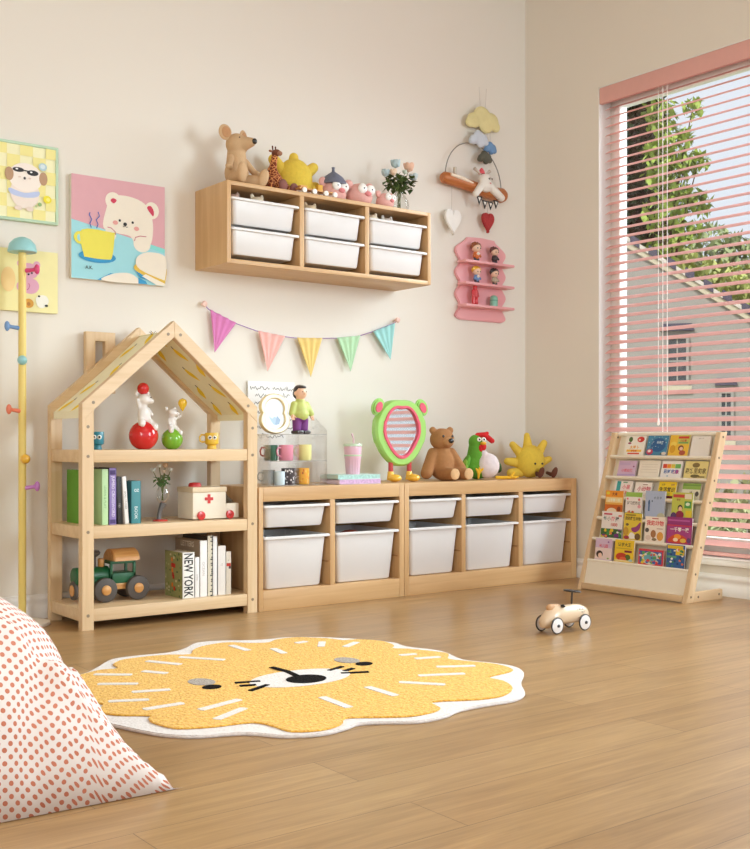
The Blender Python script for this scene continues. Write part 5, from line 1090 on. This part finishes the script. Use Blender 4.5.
# ================================================================== RUG
RO = [(1.507, 3.597), (1.578, 3.665), (1.676, 3.764), (1.784, 3.771), (1.895, 3.755), (1.98, 3.79), (2.078, 3.87), (2.175, 3.851), (2.251, 3.803), (2.338, 3.765), (2.415, 3.758), (2.512, 3.693), (2.597, 3.597), (2.661, 3.479), (2.695, 3.399), (2.682, 3.304), (2.728, 3.156), (2.684, 2.988), (2.728, 2.878), (2.744, 2.788), (2.702, 2.698), (2.577, 2.586), (2.48, 2.471), (2.392, 2.43), (2.276, 2.438), (2.171, 2.435), (2.097, 2.408), (2.001, 2.407), (1.929, 2.451), (1.853, 2.491), (1.789, 2.473), (1.703, 2.465), (1.61, 2.509), (1.543, 2.598), (1.423, 2.649), (1.366, 2.706), (1.335, 2.767), (1.301, 2.872), (1.275, 2.97), (1.30, 3.07), (1.27, 3.20), (1.30, 3.32), (1.36, 3.40), (1.36, 3.48), (1.43, 3.56)]
RYL = [(1.509, 3.577), (1.564, 3.594), (1.614, 3.581), (1.63, 3.653), (1.662, 3.692), (1.699, 3.713), (1.786, 3.713), (1.865, 3.695), (1.932, 3.655), (1.984, 3.727), (2.038, 3.765), (2.096, 3.783), (2.166, 3.78), (2.233, 3.712), (2.29, 3.685), (2.348, 3.719), (2.422, 3.717), (2.469, 3.687), (2.53, 3.607), (2.55, 3.545), (2.60, 3.53), (2.645, 3.475), (2.662, 3.414), (2.646, 3.342), (2.601, 3.295), (2.641, 3.25), (2.687, 3.15), (2.699, 3.085), (2.636, 3.013), (2.665, 2.935), (2.706, 2.844), (2.7, 2.758), (2.659, 2.717), (2.538, 2.697), (2.538, 2.625), (2.489, 2.535), (2.392, 2.475), (2.293, 2.485), (2.165, 2.545), (2.136, 2.477), (2.089, 2.449), (2.021, 2.447), (1.972, 2.463), (1.9, 2.511), (1.839, 2.543), (1.788, 2.495), (1.712, 2.479), (1.639, 2.515), (1.63, 2.581), (1.618, 2.646), (1.583, 2.673), (1.491, 2.69), (1.413, 2.728), (1.394, 2.762), (1.381, 2.828), (1.392, 2.881), (1.408, 2.909), (1.338, 2.973), (1.31, 3.05), (1.36, 3.12), (1.32, 3.22), (1.34, 3.32), (1.42, 3.38), (1.41, 3.46), (1.45, 3.54)]
o = thing('lion_rug', 'scalloped yellow lion face rug with white border on the oak floor', 'rug', (2.03, 3.10, 0))
def MBr(): return MB(M=Matrix.Translation((-2.03, -3.10, 0)))
wr = rug_material((230, 224, 220), (220, 212, 208), 'white_rug_pile', .5); yr_ = rug_material((246, 202, 96), (226, 164, 56), 'yellow_rug_pile'); br2 = rug_material((30, 26, 26), (14, 12, 12), 'black_rug_pile'); gr_ = rug_material((176, 164, 152), (160, 148, 138), 'grey_rug_pile')
b = MBr(); b.prism(spline(RO, 4), .0003, .010, wr, bev=.003); b.build('white_border', o)
b = MBr(); b.prism(spline(RYL, 3), .0102, .0150, yr_, bev=.003); b.build('yellow_pile', o)
DS = [[(1.749, 3.626), (1.815, 3.502)], [(1.875, 3.62), (1.977, 3.48)], [(1.661, 3.476), (1.708, 3.396)], [(1.509, 3.528), (1.604, 3.447)], [(1.458, 3.379), (1.56, 3.308)], [(1.497, 3.207), (1.604, 3.168)], [(1.387, 3.135), (1.49, 3.084)], [(1.428, 2.98), (1.552, 2.979)], [(2.139, 3.709), (2.138, 3.582)], [(2.232, 3.557), (2.215, 3.453)], [(1.556, 2.875), (1.71, 2.917)], [(1.539, 2.75), (1.666, 2.815)], [(2.365, 3.598), (2.413, 3.604)], [(1.928, 2.79), (1.917, 2.635)], [(2.123, 2.818), (2.12, 2.67)], [(2.25, 2.811), (2.34, 2.695)], [(2.532, 3.163), (2.592, 3.146)], [(2.537, 3.08), (2.627, 3.051)], [(2.505, 2.923), (2.618, 2.855)], [(2.363, 2.85), (2.504, 2.782)], [(2.47, 3.42), (2.56, 3.47)], [(2.40, 3.48), (2.46, 3.56)]]
for p, q in DS:
    b = MBr(); p, q = V(p), V(q); d = (q - p).normalized(); nn = V((-d.y, d.x)) * .014
    b.prism([tuple(p - d * .004), tuple(p + nn), tuple(q + nn), tuple(q + d * .004), tuple(q - nn), tuple(p - nn)], .0148, .0165, wr); b.build('white_dash', o)

b = MBr(); b.prism(oval(2.030, 3.062, .185, .115, 36), .0148, .0165, wr, bev=.001); b.build('muzzle', o)
b = MBr(); b.prism(oval(2.030, 3.030, .070, .060, 30), .0166, .0185, br2, bev=.001); b.prism(ribbon([(2.030, 3.08), (2.045, 3.17), (2.039, 3.26)], .022), .0166, .0185, br2); b.build('nose', o)
for s in (-1, 1):
    b = MBr(); X = lambda x: 2.03 + s * (2.03 - x)
    for p, q in (((1.816, 3.124), (1.893, 3.095)), ((1.805, 3.075), (1.855, 3.058)), ((1.797, 2.997), (1.885, 3.035))): b.prism(ribbon([(X(p[0]), p[1]), (X(q[0]), q[1])], .017), .0148, .0180, br2)
    b.build('whiskers', o)
    b = MBr(); b.prism(oval(X(1.738), 3.205, .042, .055, 24), .0148, .0167, gr_, bev=.0008); b.prism(oval(X(1.727), 3.117, .032, .028, 20), .0148, .0175, br2, bev=.0008); b.build('eye', o)

# ================================================================== TOY CAR
o = thing('ride_on_car', 'cream toy racing car with white wheels and steering wheel on the floor', 'toy car', (3.462, 3.222, 0), -2)
cb = gloss((226, 200, 168), .3); b = MB(); rings = []
for x, zc, ry, rz_ in ((-.128, .040, .004, .008), (-.122, .045, .022, .022), (-.10, .055, .034, .036), (-.06, .068, .040, .046), (-.01, .068, .040, .040), (.04, .070, .041, .040), (.09, .068, .038, .038), (.12, .062, .030, .032), (.134, .056, .014, .018), (.137, .054, .003, .005)):
    rings.append([(x, ry * math.cos(2 * PI * i / 24), zc + rz_ * math.sin(2 * PI * i / 24)) for i in range(24)])
b.loft(rings, cb); b.build('body', o)
b = MB(); b.limb((-.080, 0, .104), (-.035, 0, .106), .016, .010, paint((206, 160, 116), rough=.5)); b.build('seat', o)
b = MB(); b.ell((-.030, -.026, .110), (.008, .012, .007), BLK); b.build('seat_bracket', o)
dkm = gloss((40, 34, 32), .35)
b = MB(); b.tube([(.046, 0, .100), (.050, 0, .160)], .004, dkm, 10); b.build('steering_column', o)
b = MB(M=Matrix.Translation((.050, 0, .164)) @ Matrix.Rotation(.12, 4, 'Y')); b.tube([(.034 * math.cos(2 * PI * i / 28), .034 * math.sin(2 * PI * i / 28), 0) for i in range(28)], .0042, dkm, 8, closed=True)
for a in range(3): b.tube([(0, 0, -.002), (.033 * math.cos(a * 2.094), .033 * math.sin(a * 2.094), 0)], .003, dkm, 6)
b.ell((0, 0, 0), (.010, .010, .005), dkm); b.build('steering_wheel', o)
b = MB(); tx = paint((70, 56, 46), rough=.5); b.text('racer', .065, .093, .010, 0, tx, M=FRONT(0, -.0385, 0), shear=.2); b.text('No 1', .075, .079, .007, 0, tx, M=FRONT(0, -.0405, 0)); b.build('side_lettering', o)
for x in (-.082, .080):
    b = MB(); b.cyl((x, -.05, .035), (x, .05, .035), .004, dkm, n=10); b.build('axle', o)
    for s in (-1, 1):
        b = MB(M=FRONT(x, s * .050, .035) @ Matrix.Rotation(PI if s > 0 else 0, 4, 'Y')); b.tube([(.0315 * math.cos(2 * PI * i / 32), .0315 * math.sin(2 * PI * i / 32), -.004) for i in range(32)], .0034, dkm, 8, closed=True); w = b.build('tyre', o)
        b = MB(M=FRONT(x, s * .050, .035) @ Matrix.Rotation(PI if s > 0 else 0, 4, 'Y')); b.lathe([(.030, -.006), (.030, -.001), (.018, .002), (.0, .003)], gloss((236, 232, 230), .2), 28, caps=(True, False)); b.build('hubcap', w)
        b = MB(M=FRONT(x, s * .050, .035) @ Matrix.Rotation(PI if s > 0 else 0, 4, 'Y')); b.lathe([(.007, .002), (.006, .007), (.0, .009)], dkm, 14, caps=(True, False)); b.build('hub_nut', w)

# ================================================================== FLOOR CUSHION
def cushion():
    S = .48; Hc = .475; NN = 130
    me_v = []; uv = []
    def pt(u, v):
        au, av = abs(u), abs(v); hgt = ((1 - au ** 3.5) * (1 - av ** 3.5)); z = Hc * max(hgt, 0) ** .45
        x = S * u; y = S * v * 0.97
        # pinched sides between the corners, corner tip drawn out on the floor
        x -= .05 * u * (1 - v * v) * au; y -= .02 * v * (1 - u * u) * av
        if u > 0 and v < 0: q = (u * -v) ** 12; x += .115 * q; y -= .002 * q
        if u < .35 and v < 0: y += .10 * min(1, (.35 - u) / .5) * (-v) ** 3
        # folds running out of the near corner, and a pinched line where the corner flap starts
        ex, ey = u - 1, v + 1; r = math.hypot(ex, ey); th_ = math.atan2(ey, -ex)
        from mathutils import noise
        w = math.exp(-((r - .40) / .36) ** 2); f = noise.noise(V((th_ * 4.2, r * 1.1, .3))) + .35 * noise.noise(V((th_ * 8.0, r * 2.0, 4.0)))
        z += .020 * w * f * min(1, z / .08)
        rc = .44 + .10 * noise.noise(V((th_ * 2.5, 1.7, 0))); z -= .036 * math.exp(-((r - rc) / .06) ** 2) * min(1, z / .08)
        z += .016 * noise.noise(V((u * 3.0, v * 3.0, 7.0))) * min(1, z / .1)
        return (x, y, max(z, 0) + .0022)
    G = [[pt(-1 + 2 * i / NN, -1 + 2 * j / NN) for i in range(NN + 1)] for j in range(NN + 1)]
    c = NN // 2; U = [[0] * (NN + 1) for _ in range(NN + 1)]; W = [[0] * (NN + 1) for _ in range(NN + 1)]
    for j in range(NN + 1):
        for i in range(c + 1, NN + 1): U[j][i] = U[j][i - 1] + (V(G[j][i]) - V(G[j][i - 1])).length
        for i in range(c - 1, -1, -1): U[j][i] = U[j][i + 1] - (V(G[j][i]) - V(G[j][i + 1])).length
    for i in range(NN + 1):
        for j in range(c + 1, NN + 1): W[j][i] = W[j - 1][i] + (V(G[j][i]) - V(G[j - 1][i])).length
        for j in range(c - 1, -1, -1): W[j][i] = W[j + 1][i] - (V(G[j][i]) - V(G[j + 1][i])).length
    bm = bmesh.new(); lay = bm.loops.layers.uv.new('UVMap')
    T = [[bm.verts.new(G[j][i]) for i in range(NN + 1)] for j in range(NN + 1)]
    Bt = [[T[j][i] if i in (0, NN) or j in (0, NN) else bm.verts.new((G[j][i][0], G[j][i][1], .0012)) for i in range(NN + 1)] for j in range(NN + 1)]
    for j in range(NN):
        for i in range(NN):
            for A_, flip in ((T, 0), (Bt, 1)):
                idx = [(j, i), (j, i + 1), (j + 1, i + 1), (j + 1, i)]
                if flip: idx = idx[::-1]
                f = bm.faces.new([A_[a][b_] for a, b_ in idx]); f.smooth = True
                for lp, (a, b_) in zip(f.loops, idx): lp[lay].uv = (U[a][b_], W[a][b_])
    me = bpy.data.meshes.new('cushion_cover'); bm.to_mesh(me); bm.free(); me.materials.append(dots_material())
    ob = bpy.data.objects.new('floor_cushion', me); COL.objects.link(ob); ob.location = (.60, 2.76, 0); tag(ob, 'large white floor cushion with orange polka dots at the left', 'cushion')
cushion()

# ================================================================== OUTSIDE
gm_, nt, pb = node_mat('lawn_grass'); tc = N(nt, 'ShaderNodeTexCoord'); nz = N(nt, 'ShaderNodeTexNoise', Scale=1.2, Detail=8.0); L(nt, tc, 'Object', nz, 'Vector'); mx = mixc(nt, (nz, 'Fac'), rgb((112, 124, 72)), rgb((196, 190, 150))); nt.links.new(mx.outputs[2], pb.inputs['Base Color']); pb.inputs['Roughness'].default_value = .95
b = MB(); b.box(5.3, 45, -25, 45, -.50, -.35, gm_); g = struct(b, 'ground')
def tree(name, label, x, y, z0, blobs, n, leaf, c, trunk, seed, var=.35, group=None):
    o = thing(name, label, 'tree' if 'tree' in name else 'bush', (x, y, z0), 0, group); rr = random.Random(seed); lm = paint(c, rough=.6, var=var, scale=1.6)
    tk = paint((96, 74, 54), rough=.9, var=.2)
    b = MB(); top = max(q[2] for q in blobs)
    b.tube([(0, 0, 0), (.03, .02, top * .4), (-.02, .03, top * .8)], [trunk, trunk * .8, trunk * .4], tk, 10)
    for q in blobs[:7]: b.tube([(0, .02, q[2] * .55), (q[0] * .6, q[1] * .6, q[2] * .85), (q[0], q[1], q[2])], [trunk * .4, trunk * .25, trunk * .1], tk, 6)
    b.build('trunk', o)
    b = MB(); tot = sum(q[3] ** 2 for q in blobs); vs = []; fs = []
    for q in blobs:
        for _ in range(int(n * q[3] ** 2 / tot)):
            d = V((rr.gauss(0, 1), rr.gauss(0, 1), rr.gauss(0, 1))); d.normalize(); r = q[3] * rr.random() ** .45; p = V((q[0], q[1], q[2])) + d * r
            s = leaf * (.6 + .8 * rr.random()); R = Matrix.Rotation(rr.random() * 6.28, 3, 'Z') @ Matrix.Rotation(rr.uniform(-1.4, 1.4), 3, 'X'); i0 = len(vs)
            for a in ((-s * .45, 0, 0), (0, -s, 0), (s * .45, 0, 0), (0, s, -s * .15)): vs.append(p + R @ V(a))
            fs.append((i0, i0 + 1, i0 + 2, i0 + 3))
    b.add(vs, fs, lm); b.build('foliage', o, normals=False)
rr = random.Random(11)
LX, LY = .794, -.607            # the direction along which the trees stand in a row
def bl_(*its): return [(s * LX + d * .6, s * LY + d * .8, z, r) for s, d, z, r in its]
tree('evergreen_tree', 'dark evergreen tree standing behind the grey house', 13.34, 11.2, -.35, bl_(*[(rr.uniform(-.05, .08) + (.14 if i % 2 else .0), 0, 2.4 + .34 * i, .60) for i in range(13)]), 10000, .10, (36, 58, 22), .14, 1, group='trees in the garden')
tree('leafy_tree', 'bright green leafy tree spreading in front of the dark evergreen', 12.45, 9.75, -.35, bl_((-.02, 0, 5.65, .26), (.12, 0, 5.25, .28), (.42, 0, 5.75, .15), (.0, 0, 4.85, .28), (.30, 0, 4.95, .22), (.50, 0, 5.0, .16), (.02, 0, 4.3, .30), (.32, 0, 4.5, .24), (.54, 0, 4.45, .18), (.0, 0, 3.75, .26), (.25, 0, 4.0, .22), (.44, 0, 4.05, .14), (.05, 0, 3.3, .22), (.34, 0, 5.4, .13), (-.15, 0, 5.1, .16), (.10, 0, 4.6, .2)), 1700, .075, (160, 180, 84), .06, 2, var=.5, group='trees in the garden')
tree('pale_bush', 'wide pale green bush beyond the tiled roof', 16.7, 12.9, -.35, bl_((-.8, 0, 3.9, .9), (.3, 0, 3.7, .9), (1.3, 0, 3.6, .9), (-.2, 0, 2.7, .9), (.8, 0, 2.6, .9), (.0, 0, 4.3, .6)), 5200, .11, (178, 184, 110), .10, 3, group='bushes in the garden')
tree('pale_bush', 'greyish green bush at the right edge of the window view', 21.6, 12.9, -.35, bl_((-.9, 0, 4.2, 1.0), (.3, 0, 4.5, 1.0), (1.4, 0, 4.3, 1.0), (0, 0, 3.0, 1.0), (1.0, 0, 2.9, 1.0)), 5200, .13, (166, 170, 124), .12, 4, group='bushes in the garden')
tree('tall_bush', 'tall hazy green bush behind the leafy tree', 22.2, 17.4, -.35, bl_((-.8, 0, 5.6, 1.3), (.8, 0, 5.3, 1.3), (2.2, 0, 5.2, 1.2), (0, 0, 3.8, 1.3), (1.6, 0, 3.6, 1.3)), 5600, .16, (160, 172, 124), .14, 5, group='bushes in the garden')
tree('low_bush', 'small green bush outside just below the window sill', 6.6, 4.70, -.35, [(0, 0, .42, .24), (.05, .25, .36, .2)], 420, .05, (140, 146, 100), .03, 6, group='bushes in the garden')
tree('low_bush', 'pale low bush outside between the window and the grey house', 8.6, 5.75, -.35, [(0, 0, .55, .3), (.05, .45, .5, .3), (0, -.5, .5, .3)], 700, .07, (168, 164, 118), .03, 7, group='bushes in the garden')

o = thing('garden_house', 'grey rendered house with tiled gable outside the window', 'house', (10.0, 8.2, -.35), 39); pz, sl2 = 3.42, .659; py = 8.86
wm2 = paint((150, 144, 140), rough=.9, var=.05, scale=2.0, name='grey_render')
def MBh(): return MB(M=Matrix.Translation((-10.0, -8.2, .35)))
ye0, ye1 = 6.55, 11.0
b = MBh(); poly = [(-ye0, -.35), (-ye0, pz - sl2 * (py - ye0) - .05), (-py, pz - .05), (-ye1, pz - sl2 * (ye1 - py) - .05), (-ye1, -.35)]
b.prism([(p[0], p[1]) for p in poly], -2.4, 0, wm2, M=LEFT(10.0, 0, 0)); b.build('walls', o)
tl, brd = paint((70, 66, 84), rough=.6, var=.15), paint((190, 178, 158), rough=.8); tl2 = paint((196, 186, 178), rough=.7)
for s, ye in ((-1, ye0 - .35), (1, ye1 + .35)):
    zz = pz - sl2 * abs(py - ye); b = MBh()
    b.prism([(-py, pz - .05), (-py, pz + .02), (-ye, zz + .02), (-ye, zz - .05)], -2.5, .05, brd, M=LEFT(10.0, 0, 0)); b.build('verge_board', o)
    b = MBh(); ln = math.hypot(py - ye, pz - zz); k = int(ln / .12); uy, uz = (ye - py) / ln, (zz - pz) / ln
    for i in range(k):
        p0 = .12 * i; m = tl if i % 2 == 0 else tl2; th2 = .10 if i % 2 == 0 else .05
        y0, z0, y1, z1 = py + uy * p0, pz + uz * p0 + .021, py + uy * (p0 + .115), pz + uz * (p0 + .115) + .021
        b.prism([(-y0, z0), (-y0, z0 + th2), (-y1, z1 + th2), (-y1, z1)], -2.5, .08, m, M=LEFT(10.0, 0, 0))
    b.build('roof_tiles', o)
dg_, fw = paint((52, 60, 66), rough=.25), paint((150, 146, 142), rough=.6)
for yc, zc_, w, h in ((7.745, 1.70, .25, .56), (7.22, 1.08, .16, .56)):
    b = MBh(); b.ring([(-yc - w / 2, zc_ - h / 2), (-yc + w / 2, zc_ - h / 2), (-yc + w / 2, zc_ + h / 2), (-yc - w / 2, zc_ + h / 2)], [(-yc - w / 2 + .03, zc_ - h / 2 + .03), (-yc + w / 2 - .03, zc_ - h / 2 + .03), (-yc + w / 2 - .03, zc_ + h / 2 - .03), (-yc - w / 2 + .03, zc_ + h / 2 - .03)], -.01, .05, fw, M=LEFT(10.0, 0, 0)); f = b.build('window', o)
    b = MBh(); b.flat([(-yc - w / 2 + .02, zc_ - h / 2 + .02), (-yc + w / 2 - .02, zc_ - h / 2 + .02), (-yc + w / 2 - .02, zc_ + h / 2 - .02), (-yc - w / 2 + .02, zc_ + h / 2 - .02)], .012, dg_, M=LEFT(10.0, 0, 0)); b.box(9.975, 9.99, yc - .008, yc + .008, zc_ - h / 2 + .02, zc_ + h / 2 - .02, fw); b.box(9.975, 9.99, yc - w / 2, yc + w / 2, zc_ - .008, zc_ + .008, fw); b.build('pane', f)
    b = MBh(); b.prism([(-yc - w * .75, zc_ + h / 2 + .06), (-yc + w * .75, zc_ + h / 2 + .06), (-yc + w * .62, zc_ + h / 2 + .14), (-yc - w * .62, zc_ + h / 2 + .14)], 0, .07, tl, M=LEFT(10.0, 0, 0)); b.box(9.95, 10.0, yc - w * .62, yc + w * .62, zc_ - h / 2 - .06, zc_ - h / 2, brd); b.build('window_hood', f)

# ================================================================== LIGHT AND CAMERA
w = bpy.data.worlds.new('sky'); SC.world = w; w.use_nodes = True; bg = w.node_tree.nodes['Background']
bg.inputs['Color'].default_value = rgb((234, 239, 248)); bg.inputs['Strength'].default_value = 1.0
def area(name, loc, target, sx, sy, power, col, spread=180):
    d = bpy.data.lights.new(name, 'AREA'); d.shape = 'RECTANGLE'; d.size = sx; d.size_y = sy; d.energy = power; d.color = col; d.spread = math.radians(spread)
    o = bpy.data.objects.new(name, d); COL.objects.link(o); o.location = loc; o.rotation_euler = (V(target) - V(loc)).to_track_quat('-Z', 'Y').to_euler(); return o
area('assumed_side_light', (4.7, -.3, 1.8), (2.0, 4.8, .8), 1.6, 1.9, 72, (.76, .91, 1.0), 118)  # unseen area light added inside for light assumed from the right; no window there
area('left_fill', (-1.45, .9, 1.9), (4.0, 3.2, 1.3), 2.0, 2.0, 88, (.97, .97, .93))  # unseen fill added to lift the right wall and bookcase; no window there
area('ceiling_fill', (2.0, 1.4, 3.62), (2.0, 1.4, 0), 2.4, 2.4, 12, (.95, .98, .97))  # weak overhead fill added to brighten the room; no fitting is modelled
area('window_daylight', (8.0, 2.6, 3.4), (2.5, 3.4, .9), 4.0, 3.0, 760, (.86, .96, 1.0))
sd = bpy.data.lights.new('sun', 'SUN'); sd.energy = 3.2; sd.angle = math.radians(1.0); sd.color = (1.0, .95, .86)
so = bpy.data.objects.new('sun', sd); COL.objects.link(so); so.rotation_euler = (V((8, 2.0, -7.5))).to_track_quat('-Z', 'Y').to_euler()

cam = bpy.data.cameras.new('camera'); co = bpy.data.objects.new('camera', cam); COL.objects.link(co); SC.camera = co
co.location = (0, 0, .8); co.rotation_euler = (PI / 2, 0, -math.atan2(845, 1106))
cam.sensor_fit = 'AUTO'; cam.sensor_width = 36.0; cam.lens = 1106 * 36 / 849; cam.shift_y = (441 - 424.5) / 849; cam.clip_start = .02; cam.clip_end = 200
SC.view_settings.view_transform = 'Standard'; SC.view_settings.look = 'None'; SC.view_settings.exposure = 0.09; SC.view_settings.gamma = 1.0; SC.view_settings.use_curve_mapping = False
SC.cycles.use_denoising = True; SC.cycles.max_bounces = 8; SC.cycles.diffuse_bounces = 5; SC.cycles.transparent_max_bounces = 16; SC.cycles.sample_clamp_indirect = 6.0; SC.cycles.caustics_reflective = False; SC.cycles.caustics_refractive = False
